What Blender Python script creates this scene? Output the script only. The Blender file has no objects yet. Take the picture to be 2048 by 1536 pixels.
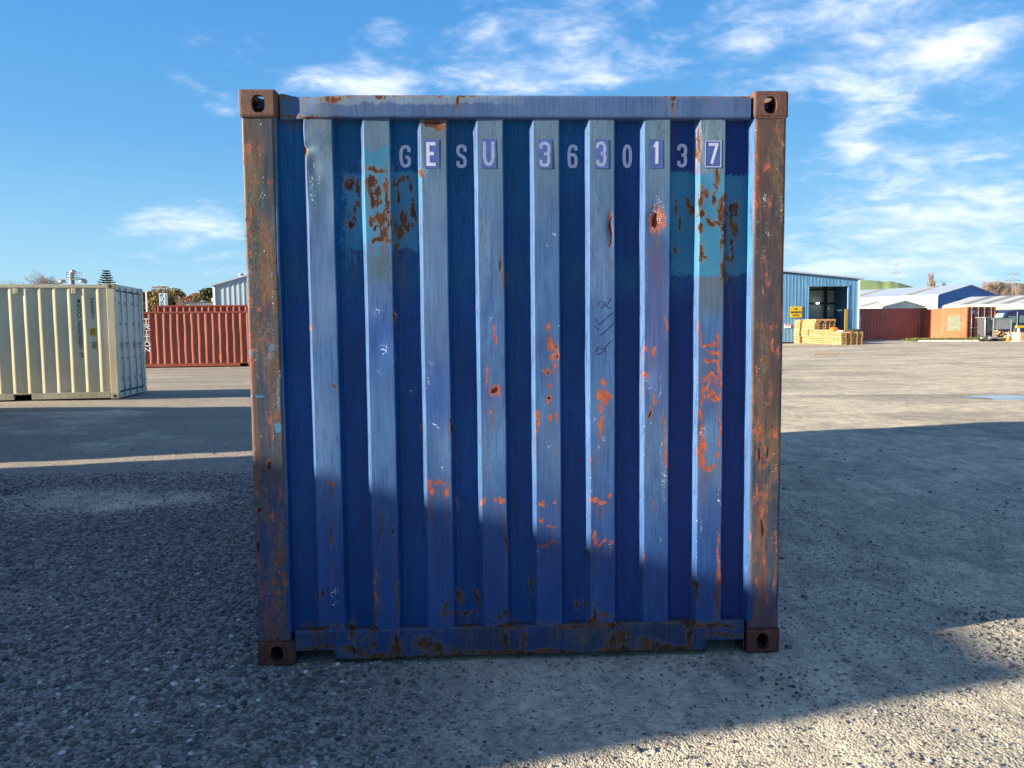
import bpy, bmesh, math, random
import numpy as np
from mathutils import Vector, Matrix
R_ = math.radians
random.seed(4); RNG = np.random.default_rng(11)
scene = bpy.context.scene
COL = scene.collection

# ------------------------------------------------------------------ camera
CAM = np.array([-.1698, -3.3461, 1.5257]); YAW, PITCH, ROLL, F = -.0398, -.0709, -.0097, 1480.7
cy_, sy_, cp_, sp_ = math.cos(YAW), math.sin(YAW), math.cos(PITCH), math.sin(PITCH)
FW = np.array([-sy_*cp_, cy_*cp_, sp_]); r0 = np.array([cy_, sy_, 0.]); u0 = np.cross(r0, FW)
RT = math.cos(ROLL)*r0 + math.sin(ROLL)*u0; UP = -math.sin(ROLL)*r0 + math.cos(ROLL)*u0
cam_d = bpy.data.cameras.new('camera'); cam = bpy.data.objects.new('camera', cam_d); COL.objects.link(cam)
cam_d.sensor_width = 36; cam_d.lens = F/2048*36; cam_d.clip_start = .05; cam_d.clip_end = 9000
cam.matrix_world = Matrix(((RT[0], UP[0], -FW[0], CAM[0]), (RT[1], UP[1], -FW[1], CAM[1]), (RT[2], UP[2], -FW[2], CAM[2]), (0, 0, 0, 1)))
scene.camera = cam

def ray(px, py): return FW + RT*(px-1024)/F - UP*(py-768)/F
def at(px, py, Y):
    d = ray(px, py); return CAM + d*((Y-CAM[1])/d[1])
FH = np.array([-sy_, cy_, 0.])
def pt(px, py, D):
    d = ray(px, py); return CAM + d*(D/(d@FH))
def proj(P):
    d = P-CAM; z = d@FW
    return 1024+F*(d@RT)/z, 768-F*(d@UP)/z

# ------------------------------------------------------------------ light
SUN_AZ, SUN_EL = R_(13.0), R_(15.35)      # the sun stands to the left, a little on the camera's side
to_sun = Vector((-math.cos(SUN_AZ)*math.cos(SUN_EL), -math.sin(SUN_AZ)*math.cos(SUN_EL), math.sin(SUN_EL)))
sd = bpy.data.lights.new('sun', 'SUN'); sd.energy = 5.0; sd.angle = R_(.8); sd.color = (1, .85, .64)
sun = bpy.data.objects.new('sun', sd); COL.objects.link(sun)
sun.rotation_euler = to_sun.to_track_quat('Z', 'Y').to_euler()
scene.view_settings.view_transform = 'Standard'; scene.view_settings.look = 'None'
scene.view_settings.exposure = 1.6; scene.view_settings.gamma = 1

world = bpy.data.worlds.new('World'); scene.world = world; world.use_nodes = True
def N(nt, t, **k):
    n = nt.nodes.new(t)
    for a, b in k.items():
        if a in n.inputs.keys(): n.inputs[a].default_value = b
        else: setattr(n, a, b)
    return n
def mth(nt, op, a, b=None, c=None, clamp=False):
    n = nt.nodes.new('ShaderNodeMath'); n.operation = op; n.use_clamp = clamp
    for i, v in enumerate((a, b, c)):
        if v is None: continue
        if isinstance(v, (int, float)): n.inputs[i].default_value = v
        else: nt.links.new(v, n.inputs[i])
    return n.outputs[0]
def mixc(nt, f, a, b, mode='MIX'):
    n = nt.nodes.new('ShaderNodeMix'); n.data_type = 'RGBA'; n.blend_type = mode
    for s, v in ((0, f), (6, a), (7, b)):
        if isinstance(v, (int, float)): n.inputs[s].default_value = v
        elif isinstance(v, (tuple, list)): n.inputs[s].default_value = (*v[:3], 1)
        else: nt.links.new(v, n.inputs[s])
    return n.outputs[2]
def noise(nt, vec, scale, detail=4, rough=.55, dist=0., stretch=None):
    if stretch is not None:
        m = nt.nodes.new('ShaderNodeMapping'); m.inputs['Scale'].default_value = stretch; nt.links.new(vec, m.inputs[0]); vec = m.outputs[0]
    n = nt.nodes.new('ShaderNodeTexNoise'); n.inputs['Scale'].default_value = scale; n.inputs['Detail'].default_value = detail
    n.inputs['Roughness'].default_value = rough; n.inputs['Distortion'].default_value = dist
    nt.links.new(vec, n.inputs['Vector']); return n.outputs[0]
def ramp(nt, f, lo, hi, smooth=True):
    n = nt.nodes.new('ShaderNodeMapRange'); n.interpolation_type = 'SMOOTHSTEP' if smooth else 'LINEAR'
    n.inputs[1].default_value = lo; n.inputs[2].default_value = hi; nt.links.new(f, n.inputs[0]); return n.outputs[0]

nt = world.node_tree; nt.nodes.clear()
out = N(nt, 'ShaderNodeOutputWorld'); bg = N(nt, 'ShaderNodeBackground')
sky = N(nt, 'ShaderNodeTexSky'); sky.sky_type = 'NISHITA'; sky.sun_disc = False
sky.sun_elevation = SUN_EL; sky.sun_rotation = math.atan2(to_sun.x, to_sun.y)
sky.air_density = 1.0; sky.dust_density = .3; sky.ozone_density = 2.5
hsv = N(nt, 'ShaderNodeHueSaturation'); hsv.inputs['Saturation'].default_value = 1.22; hsv.inputs['Value'].default_value = 1.0
nt.links.new(sky.outputs[0], hsv.inputs['Color'])
tc = N(nt, 'ShaderNodeTexCoord'); sep = N(nt, 'ShaderNodeSeparateXYZ'); nt.links.new(tc.outputs['Generated'], sep.inputs[0])
dx, dy, dz = sep.outputs
az = mth(nt, 'ARCTAN2', dx, dy); el = mth(nt, 'ARCSINE', dz)
den = mth(nt, 'ADD', mth(nt, 'MAXIMUM', dz, 0.0), .24)
cx = mth(nt, 'DIVIDE', dx, den); cyy = mth(nt, 'DIVIDE', dy, den)
comb = N(nt, 'ShaderNodeCombineXYZ'); nt.links.new(cx, comb.inputs[0]); nt.links.new(cyy, comb.inputs[1])
rot = N(nt, 'ShaderNodeMapping'); rot.inputs['Rotation'].default_value = (0, 0, R_(24)); rot.inputs['Scale'].default_value = (1.15, 1.5, 1); rot.inputs['Location'].default_value = (3.1, 1.7, 0)
nt.links.new(comb.outputs[0], rot.inputs[0])
n1 = noise(nt, rot.outputs[0], 1.5, 3, .5, .3); n2 = noise(nt, rot.outputs[0], 5.2, 7, .58, .35); n3 = noise(nt, rot.outputs[0], 20., 4, .6, .2)
dens = mth(nt, 'ADD', mth(nt, 'MULTIPLY', n1, .42), mth(nt, 'ADD', mth(nt, 'MULTIPLY', n2, .46), mth(nt, 'MULTIPLY', n3, .12)))
# where the clouds gather: soft regions by direction (azimuth, elevation), read off the photograph
regs = [(1650, 70, 300, 95, .20), (1050, 70, 220, 60, .19), (690, 160, 150, 36, .20), (360, 450, 140, 45, .32), (1900, 320, 200, 60, .16), (1720, 235, 130, 40, .16), (1700, 300, 90, 22, .14), (1750, 330, 120, 30, .07),
        (1850, 450, 360, 56, .31), (1800, 530, 260, 18, .20), (1780, 140, 180, 50, .13), (430, 215, 60, 30, .16), (370, 80, 70, 22, .14), (1750, 560, 300, 30, .16), (440, 290, 60, 26, .14),
        (1100, 165, 200, 28, .14), (340, 150, 50, 18, .12), (1960, 120, 110, 50, .12), (60, 250, 260, 190, -.20), (760, 60, 110, 28, .06), (150, 520, 160, 30, .06), (250, 40, 90, 30, -.1)]
acc = None
for px, py, rx, ry, amp in regs:
    d = ray(px, py); d = d/np.linalg.norm(d); a0 = math.atan2(d[0], d[1]); e0 = math.asin(d[2])
    k = 1/F*math.cos(a0)
    g = mth(nt, 'ADD', mth(nt, 'POWER', mth(nt, 'DIVIDE', mth(nt, 'SUBTRACT', az, a0), rx*k*.85), 2),
            mth(nt, 'POWER', mth(nt, 'DIVIDE', mth(nt, 'SUBTRACT', el, e0), ry*k), 2))
    g = mth(nt, 'MULTIPLY', mth(nt, 'EXPONENT', mth(nt, 'MULTIPLY', g, -.7)), amp)
    acc = g if acc is None else mth(nt, 'ADD', acc, g)
fill_cloud = mth(nt, 'MULTIPLY', ramp(nt, mth(nt, 'MULTIPLY', dy, -1), -.1, .5), .08)
fill_cloud = mth(nt, 'ADD', fill_cloud, mth(nt, 'MULTIPLY', ramp(nt, el, .62, 1.0), .12))     # unseen cloud added behind and overhead to lift and neutralise the shade
cov = mth(nt, 'ADD', mth(nt, 'ADD', dens, acc), fill_cloud)
cm = ramp(nt, cov, .56, .86)
cm = mth(nt, 'MULTIPLY', cm, .76)
# a thicker cloud has a greyer underside
shade = ramp(nt, n2, .38, .66)
ccol = mixc(nt, shade, (4.3, 5.2, 7.0), mixc(nt, ramp(nt, el, .08, .26), (5.7, 6.3, 7.7), (7.8, 7.9, 8.4)))
sr = N(nt, 'ShaderNodeValToRGB'); nt.links.new(mth(nt, 'MULTIPLY', el, 1/1.5708), sr.inputs[0])
cr = sr.color_ramp; cr.elements[0].position = 0; cr.elements[0].color = (.46, .76, .95, 1); cr.elements[1].position = 1; cr.elements[1].color = (.012, .055, .18, 1)
for p_, c_ in ((.06, (.32, .65, .92)), (.15, (.155, .46, .87)), (.30, (.065, .31, .80)), (.42, (.030, .17, .50)), (.6, (.016, .085, .27))): e_ = cr.elements.new(p_); e_.color = (*c_, 1)
sk2 = mixc(nt, 1., sr.outputs[0], (6.1, 6.1, 6.1), 'MULTIPLY')
clear = mixc(nt, .80, hsv.outputs[0], sk2)
skyc = mixc(nt, cm, clear, ccol)
nt.links.new(skyc, bg.inputs[0]); bg.inputs[1].default_value = .058
nt.links.new(bg.outputs[0], out.inputs[0])

# ------------------------------------------------------------------ helpers
def tag(o, label=None, cat=None, group=None, kind=None):
    if label: o['label'] = label
    if cat: o['category'] = cat
    if group: o['group'] = group
    if kind: o['kind'] = kind
    return o
def empty(name, loc, rz=0, **k):
    o = bpy.data.objects.new(name, None); COL.objects.link(o); o.location = [float(v) for v in loc]; o.rotation_euler = (0, 0, rz); o.empty_display_size = .2
    return tag(o, **k)
def link_mesh(name, me, mat=None, parent=None, smooth=False):
    if mat:
        for m in (mat if isinstance(mat, (list, tuple)) else [mat]): me.materials.append(m)
    o = bpy.data.objects.new(name, me); COL.objects.link(o)
    if parent: o.parent = parent
    if smooth: me.polygons.foreach_set('use_smooth', [True]*len(me.polygons))
    return o
def np_mesh(name, V, Fq, mat=None, parent=None, smooth=False):
    V = np.asarray(V, np.float32); Fq = np.asarray(Fq, np.int32); k = Fq.shape[1]
    me = bpy.data.meshes.new(name); me.vertices.add(len(V)); me.vertices.foreach_set('co', V.ravel())
    me.loops.add(Fq.size); me.loops.foreach_set('vertex_index', Fq.ravel()); me.polygons.add(len(Fq))
    me.polygons.foreach_set('loop_start', np.arange(len(Fq), dtype=np.int32)*k)
    me.polygons.foreach_set('loop_total', np.full(len(Fq), k, np.int32))
    me.update(calc_edges=True)
    return link_mesh(name, me, mat, parent, smooth)
def attr_f(me, name, arr):
    a = me.attributes.new(name, 'FLOAT', 'POINT'); a.data.foreach_set('value', np.asarray(arr, np.float32).ravel())
def attr_c(me, name, arr):
    a = me.attributes.new(name, 'FLOAT_COLOR', 'POINT'); c = np.ones((len(arr), 4), np.float32); c[:, :3] = arr; a.data.foreach_set('color', c.ravel())
class MB:
    """collects boxes, tubes, quads and links them as one mesh"""
    def __init__(s): s.v = []; s.f = []; s.sm = []
    def add(s, vs, fs, sm=False):
        b = len(s.v); s.v += [tuple(map(float, p)) for p in vs]; s.f += [tuple(b+i for i in f) for f in fs]; s.sm += [sm]*len(fs); return s
    def box(s, x0, x1, y0, y1, z0, z1, M=None):
        vs = [(x, y, z) for z in (z0, z1) for y in (y0, y1) for x in (x0, x1)]
        if M is not None: vs = [tuple(M @ Vector(p)) for p in vs]
        return s.add(vs, [(0, 2, 3, 1), (4, 5, 7, 6), (0, 1, 5, 4), (2, 6, 7, 3), (0, 4, 6, 2), (1, 3, 7, 5)])
    def bar(s, a, b, ra, rb=None, n=6, cap=True):
        a = Vector(a); b = Vector(b); rb = ra if rb is None else rb; d = (b-a)
        if d.length < 1e-6: return s
        q = d.to_track_quat('Z', 'Y'); vs = []
        for c, r in ((a, ra), (b, rb)):
            for i in range(n):
                t = 2*math.pi*i/n; vs.append(c+q @ Vector((r*math.cos(t), r*math.sin(t), 0)))
        fs = [(i, (i+1) % n, n+(i+1) % n, n+i) for i in range(n)]
        if cap: fs += [tuple(range(n-1, -1, -1)), tuple(range(n, 2*n))]
        return s.add(vs, fs, n > 5)
    def prism(s, poly, y0, y1):
        """polygon in x,z extruded along y"""
        n = len(poly); vs = [(x, y0, z) for x, z in poly]+[(x, y1, z) for x, z in poly]
        return s.add(vs, [tuple(range(n)), tuple(range(2*n-1, n-1, -1))]+[(i, n+i, n+(i+1) % n, (i+1) % n) for i in range(n)])
    def build(s, name, mat=None, parent=None, bevel=0, **k):
        me = bpy.data.meshes.new(name); me.from_pydata(s.v, [], s.f); me.polygons.foreach_set('use_smooth', s.sm)
        bm = bmesh.new(); bm.from_mesh(me); bmesh.ops.recalc_face_normals(bm, faces=bm.faces[:]); bm.to_mesh(me); bm.free(); me.update()
        o = link_mesh(name, me, mat, parent)
        if bevel:
            b = o.modifiers.new('bevel', 'BEVEL'); b.width = bevel; b.segments = 2; b.limit_method = 'ANGLE'
        return tag(o, **k)
# value noise for masks and heights
def vnoise(x, y, seed=0):
    xi = np.floor(x).astype(np.int64); yi = np.floor(y).astype(np.int64); fx = x-xi; fy = y-yi
    fx = fx*fx*(3-2*fx); fy = fy*fy*(3-2*fy)
    def h(a, b):
        n = (a*374761393+b*668265263+seed*2147483647) & 0xffffffff; n = ((n ^ (n >> 13))*1274126177) & 0xffffffff
        return ((n ^ (n >> 16)) & 0xffff)/65535.
    return (h(xi, yi)*(1-fx)+h(xi+1, yi)*fx)*(1-fy)+(h(xi, yi+1)*(1-fx)+h(xi+1, yi+1)*fx)*fy
def fbm(x, y, seed=0, o=4):
    s = 0; a = 1; t = 0
    for i in range(o): s = s+a*vnoise(x*2**i+i*17.3, y*2**i-i*9.1, seed+i); t += a; a *= .5
    return s/t
def sst(t): t = np.clip(t, 0, 1); return t*t*(3-2*t)
def zg(x, y):
    x = np.asarray(x, float); y = np.asarray(y, float)
    return .42*sst((x-10)/28)*sst((y-8)/42)+.09*np.exp(-((x+11)**2+(y-15)**2)/30)
# ------------------------------------------------------------------ materials
def material(name):
    m = bpy.data.materials.new(name); m.use_nodes = True; nt = m.node_tree; b = nt.nodes['Principled BSDF']; return m, nt, b
def simple(name, col, rough=.6, metal=0., var=.12, scale=3., stretch=(1, 1, 1), dirt=None, dirt_amt=.5, bump=0.):
    m, nt, b = material(name)
    tc = N(nt, 'ShaderNodeTexCoord'); v = tc.outputs['Object']
    n = noise(nt, v, scale, 5, .6, 0, stretch)
    c = mixc(nt, ramp(nt, n, .25, .75), tuple(x*(1-var) for x in col), tuple(min(1, x*(1+var)) for x in col))
    if dirt:
        n2 = noise(nt, v, scale*1.7, 6, .65, .4, (stretch[0]*1.3, stretch[1]*1.3, stretch[2]*.6))
        c = mixc(nt, mth(nt, 'MULTIPLY', ramp(nt, n2, .56, .72), dirt_amt), c, dirt)
    nt.links.new(c, b.inputs['Base Color']); b.inputs['Roughness'].default_value = rough; b.inputs['Metallic'].default_value = metal
    if bump:
        bp = N(nt, 'ShaderNodeBump'); bp.inputs['Strength'].default_value = bump; bp.inputs['Distance'].default_value = .01
        nt.links.new(noise(nt, v, scale*8, 4), bp.inputs['Height']); nt.links.new(bp.outputs[0], b.inputs['Normal'])
    return m
M = {}
def weathered():
    """the blue container's paint: masks come with the mesh, edges and streaks from noise"""
    m, nt, b = material('weathered_blue_paint')
    tc = N(nt, 'ShaderNodeTexCoord'); v = tc.outputs['Object']
    A = lambda n: (lambda a: a.outputs['Color'] if n == 'paint' else a.outputs['Fac'])(N(nt, 'ShaderNodeAttribute', attribute_name=n))
    base = A('paint')
    fine = noise(nt, v, 1, 5, .6, 0, (130, 130, 5)); mid = noise(nt, v, 1, 5, .6, .5, (22, 22, 9)); big = noise(nt, v, 1, 3, .5, 0, (6, 6, 2.2)); tiny = noise(nt, v, 160, 4, .6)
    f = mth(nt, 'ADD', mth(nt, 'MULTIPLY', fine, .7), mth(nt, 'MULTIPLY', big, .5))
    c = mixc(nt, ramp(nt, f, .35, .85), mixc(nt, 1., base, (.66, .70, .76), 'MULTIPLY'), mixc(nt, 1., base, (1.22, 1.2, 1.15), 'MULTIPLY'))
    # drips: thin dark wandering lines
    dr = noise(nt, v, 1, 4, .6, .5, (58, 58, 4))
    line = mth(nt, 'LESS_THAN', mth(nt, 'ABSOLUTE', mth(nt, 'SUBTRACT', dr, .5)), .017)
    c = mixc(nt, mth(nt, 'MULTIPLY', mth(nt, 'MULTIPLY', line, A('drip')), .8), c, (.006, .02, .08))
    # rusty water stains running down from the bare spots
    c = mixc(nt, mth(nt, 'MULTIPLY', mth(nt, 'MULTIPLY', A('stain'), ramp(nt, fine, .42, .62)), .7), c, (.12, .065, .04))
    # cyan overpaint
    stv = noise(nt, v, 1, 5, .65, .3, (95, 95, 14)); m2 = noise(nt, v, 1, 6, .7, .6, (48, 48, 30))
    e = mth(nt, 'ADD', mth(nt, 'MULTIPLY', mth(nt, 'SUBTRACT', m2, .5), 1.5), mth(nt, 'ADD', mth(nt, 'MULTIPLY', mth(nt, 'SUBTRACT', tiny, .5), .8), mth(nt, 'MULTIPLY', mth(nt, 'SUBTRACT', stv, .5), 1.2)))
    cy = mth(nt, 'MULTIPLY', ramp(nt, mth(nt, 'ADD', A('cyan'), mth(nt, 'MULTIPLY', mth(nt, 'MULTIPLY', e, .85), mth(nt, 'MULTIPLY', A('cyan'), 4., clamp=True))), .44, .60), .86)
    cyc = mixc(nt, ramp(nt, big, .3, .7), (.018, .145, .28), (.04, .20, .35))
    c = mixc(nt, cy, c, cyc)
    # scuffs: slanting and level scratches through to pale primer
    for rz_, sc_, th_ in ((.5, (9, 9, 210), .735), (-.9, (12, 12, 170), .75), (1.35, (200, 200, 10), .74)):
        mp = N(nt, 'ShaderNodeMapping'); mp.inputs['Rotation'].default_value = (0, rz_, 0); nt.links.new(v, mp.inputs[0])
        sn = noise(nt, mp.outputs[0], 1, 3, .6, .1, sc_); c = mixc(nt, mth(nt, 'MULTIPLY', ramp(nt, sn, th_-.07, th_), mth(nt, 'MULTIPLY', ramp(nt, mid, .48, .62), .34)), c, mixc(nt, 1., c, (2.2, 1.9, 1.5), 'MULTIPLY'))
    # brown old rust and orange fresh rust
    rv = mth(nt, 'ADD', A('rust'), mth(nt, 'MULTIPLY', mth(nt, 'MULTIPLY', e, 1.25), mth(nt, 'MULTIPLY', A('rust'), 4., clamp=True)))
    c = mixc(nt, mth(nt, 'MULTIPLY', ramp(nt, rv, .12, .5), .42), c, (.17, .13, .07))
    rs = ramp(nt, rv, .52, .70)
    rc = mixc(nt, ramp(nt, mid, .35, .7), (.04, .016, .011), (.15, .062, .026))
    c = mixc(nt, rs, c, rc)
    ov = mth(nt, 'ADD', A('orange'), mth(nt, 'MULTIPLY', mth(nt, 'MULTIPLY', e, 1.15), mth(nt, 'MULTIPLY', A('orange'), 4., clamp=True)))
    c = mixc(nt, mth(nt, 'MULTIPLY', ramp(nt, ov, .22, .55), .45), c, (.20, .085, .075))
    og = mth(nt, 'MULTIPLY', ramp(nt, ov, .54, .74), .93)
    oc = mixc(nt, ramp(nt, mth(nt, 'ADD', mth(nt, 'MULTIPLY', tiny, .5), mth(nt, 'MULTIPLY', m2, .5)), .38, .6), (.16, .035, .017), (.45, .12, .05))
    c = mixc(nt, og, c, oc)
    wh = ramp(nt, mth(nt, 'ADD', A('chip'), mth(nt, 'MULTIPLY', mth(nt, 'SUBTRACT', tiny, .5), 1.9)), .5, .62)
    c = mixc(nt, wh, c, (.62, .72, .82))
    dk = ramp(nt, mth(nt, 'ADD', A('dark'), mth(nt, 'MULTIPLY', e, .5)), .46, .58)
    c = mixc(nt, dk, c, (.03, .008, .006))
    nt.links.new(c, b.inputs['Base Color'])
    rg = mth(nt, 'ADD', .44, mth(nt, 'MULTIPLY', mth(nt, 'MAXIMUM', rs, og), .4)); rg = mth(nt, 'ADD', rg, mth(nt, 'MULTIPLY', big, .12))
    nt.links.new(rg, b.inputs['Roughness'])
    b.inputs['Specular IOR Level'].default_value = .22
    h = mth(nt, 'ADD', mth(nt, 'MULTIPLY', mth(nt, 'MAXIMUM', rs, og), mth(nt, 'SUBTRACT', tiny, .9)), mth(nt, 'MULTIPLY', fine, .22))
    h = mth(nt, 'ADD', h, mth(nt, 'MULTIPLY', cy, .25))
    bp = N(nt, 'ShaderNodeBump'); bp.inputs['Strength'].default_value = .5; bp.inputs['Distance'].default_value = .0016
    nt.links.new(h, bp.inputs['Height']); nt.links.new(bp.outputs[0], b.inputs['Normal'])
    return m
M['blue'] = weathered()
M['bluewall'] = simple('blue_wall_paint', (.01, .05, .22), .5, 0, .3, 2, (1, 1, .3), (.12, .05, .03), .6)
M['dark'] = simple('dark_metal', (.02, .02, .022), .6)
M['letter'] = simple('pale_lettering', (.40, .45, .63), .55, 0, .12, 40, (1, 1, 1), (.10, .16, .42), .55)
M['letterdim'] = simple('worn_lettering', (.20, .26, .45), .55, 0, .2, 60, (1, 1, 1), (.06, .12, .38), .8)
M['sticker'] = simple('blue_sticker', (.045, .085, .27), .45, 0, .2, 30)
M['marker'] = simple('navy_marker', (.05, .09, .27), .6)

# ------------------------------------------------------------------ stroke lettering
def ch(p, n=2, closed=False):
    for _ in range(n):
        q = [] if closed else [p[0]]
        m = len(p)
        for i in range(m if closed else m-1):
            a, b = p[i], p[(i+1) % m]; q += [(a[0]*.75+b[0]*.25, a[1]*.75+b[1]*.25), (a[0]*.25+b[0]*.75, a[1]*.25+b[1]*.75)]
        if not closed: q.append(p[-1])
        p = q
    return p
G_ = {
 'G': [('r', [(1, .72), (1, 1), (0, 1), (0, 0), (1, 0), (1, .45)]), ('l', [(1.0, .45), (.55, .45)])],
 'C': [('r', [(1, .70), (1, 1), (0, 1), (0, 0), (1, 0), (1, .3)])],
 'E': [('l', [(1, 1), (0, 1), (0, 0), (1, 0)]), ('l', [(0, .52), (.8, .52)])],
 'S': [('r', [(1, .74), (1, 1), (0, 1), (0, .62), (.5, .52), (1, .40), (1, 0), (0, 0), (0, .26)])],
 'U': [('r', [(0, 1), (0, 0), (1, 0), (1, 1)])],
 '3': [('r', [(0, .76), (0, 1), (1, 1), (1, .52), (.4, .52)]), ('r', [(.4, .52), (1, .52), (1, 0), (0, 0), (0, .24)])],
 '6': [('r', [(1, .78), (1, 1), (0, 1), (0, 0), (.5, 0)]), ('r', [(.5, 0), (1, 0), (1, .57), (.05, .57)])],
 '0': [('c', [(0, 1), (1, 1), (1, 0), (0, 0)])],
 'O': [('c', [(0, 1), (1, 1), (1, 0), (0, 0)])],
 '1': [('l', [(.1, .8), (.6, 1), (.6, 0)])],
 'I': [('l', [(.5, 1), (.5, 0)])],
 '7': [('l', [(0, 1), (1, 1), (.35, 0)])],
 '2': [('r', [(0, .74), (0, 1), (1, 1), (1, .6), (0, .1), (0, 0)]), ('l', [(0, 0), (1, 0)])],
 '5': [('l', [(1, 1), (.05, 1), (.05, .55)]), ('r', [(.05, .58), (1, .62), (1, 0), (0, 0), (0, .22)])],
 '8': [('c', [(.05, 1), (.95, 1), (.95, .54), (.05, .54)]), ('c', [(0, .54), (1, .54), (1, 0), (0, 0)])],
 'W': [('l', [(0, 1), (.25, 0), (.5, .8), (.75, 0), (1, 1)])],
 'N': [('l', [(0, 0), (0, 1), (1, 0), (1, 1)])],
 'T': [('l', [(0, 1), (1, 1)]), ('l', [(.5, 1), (.5, 0)])],
 'R': [('l', [(0, 0), (0, 1)]), ('r', [(0, 1), (1, 1), (1, .5), (0, .5)]), ('l', [(.45, .5), (1, 0)])],
 'A': [('l', [(0, 0), (.5, 1), (1, 0)]), ('l', [(.2, .33), (.8, .33)])],
 'H': [('l', [(0, 0), (0, 1)]), ('l', [(1, 0), (1, 1)]), ('l', [(0, .5), (1, .5)])],
 'D': [('l', [(0, 0), (0, 1)]), ('r', [(0, 1), (1, 1), (1, 0), (0, 0)])],
 'Y': [('l', [(0, 1), (.5, .5), (1, 1)]), ('l', [(.5, .5), (.5, 0)])],
}
SERIF = {'T': [(0, .82, 0, 1), (1, .82, 1, 1), (.22, 0, .78, 0)], 'R': [(-.14, 0, .3, 0), (-.14, 1, .2, 1), (.8, 0, 1.2, 0)],
         'I': [(.2, 0, .8, 0), (.2, 1, .8, 1)], 'N': [(-.2, 0, .22, 0), (-.2, 1, .1, 1), (.8, 1, 1.2, 1)], 'O': []}
def ribbon(mb, p, w, to3, lift, closed=False):
    n = len(p); L = []; Rr = []
    for i in range(n):
        a = p[i-1] if (i > 0 or closed) else p[i]; b = p[(i+1) % n] if (i < n-1 or closed) else p[i]
        tx, ty = b[0]-a[0], b[1]-a[1]; l = math.hypot(tx, ty) or 1; nx, ny = -ty/l, tx/l
        if 0 < i < n-1 or closed:
            e = (p[i][0]-a[0], p[i][1]-a[1]); le = math.hypot(*e) or 1; c = max(.45, abs((e[0]*tx+e[1]*ty)/(le*l)))
        else: c = 1
        L.append((p[i][0]+nx*w/2/c, p[i][1]+ny*w/2/c)); Rr.append((p[i][0]-nx*w/2/c, p[i][1]-ny*w/2/c))
    vs = [to3(*q, lift) for q in L]+[to3(*q, lift) for q in Rr]
    mb.add(vs, [(i, (i+1) % n, n+(i+1) % n, n+i) for i in range(n if closed else n-1)])
LIFT = .0003
def glyph(mb, c, x, z, w, h, t, to3, lift=0., serif=False):
    """strokes laid on a surface; to3(u, v, lift) turns surface coordinates into a point"""
    k = 0
    for kind, p in G_[c]:
        q = [(x+a*w, z+b*h) for a, b in p]
        if kind == 'l':
            for i in range(len(q)-1):
                a, b = q[i], q[i+1]; l = math.hypot(b[0]-a[0], b[1]-a[1]); e = (t*.45/l) if l else 0; dx_, dy_ = (b[0]-a[0])*e, (b[1]-a[1])*e
                a2 = (a[0]-dx_, a[1]-dy_) if i > 0 else a; b2 = (b[0]+dx_, b[1]+dy_) if i < len(q)-2 else b
                ribbon(mb, [a2, b2], t, to3, lift+k*LIFT); k += 1
        else: ribbon(mb, ch(q, 3, kind == 'c'), t, to3, lift+k*LIFT, kind == 'c'); k += 1
    if serif:
        for a, b, c2, d in SERIF[c]:
            ribbon(mb, [(x+a*w, z+b*h), (x+c2*w, z+d*h)], t*.7, to3, lift+k*LIFT); k += 1

# ------------------------------------------------------------------ the blue container
W2, H_, L_ = 1.219, 2.591, 6.058
blue = empty('shipping_container', (0, 0, 0), label='large rusty blue shipping container, closed ribbed end facing the viewer', cat='shipping container')

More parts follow.
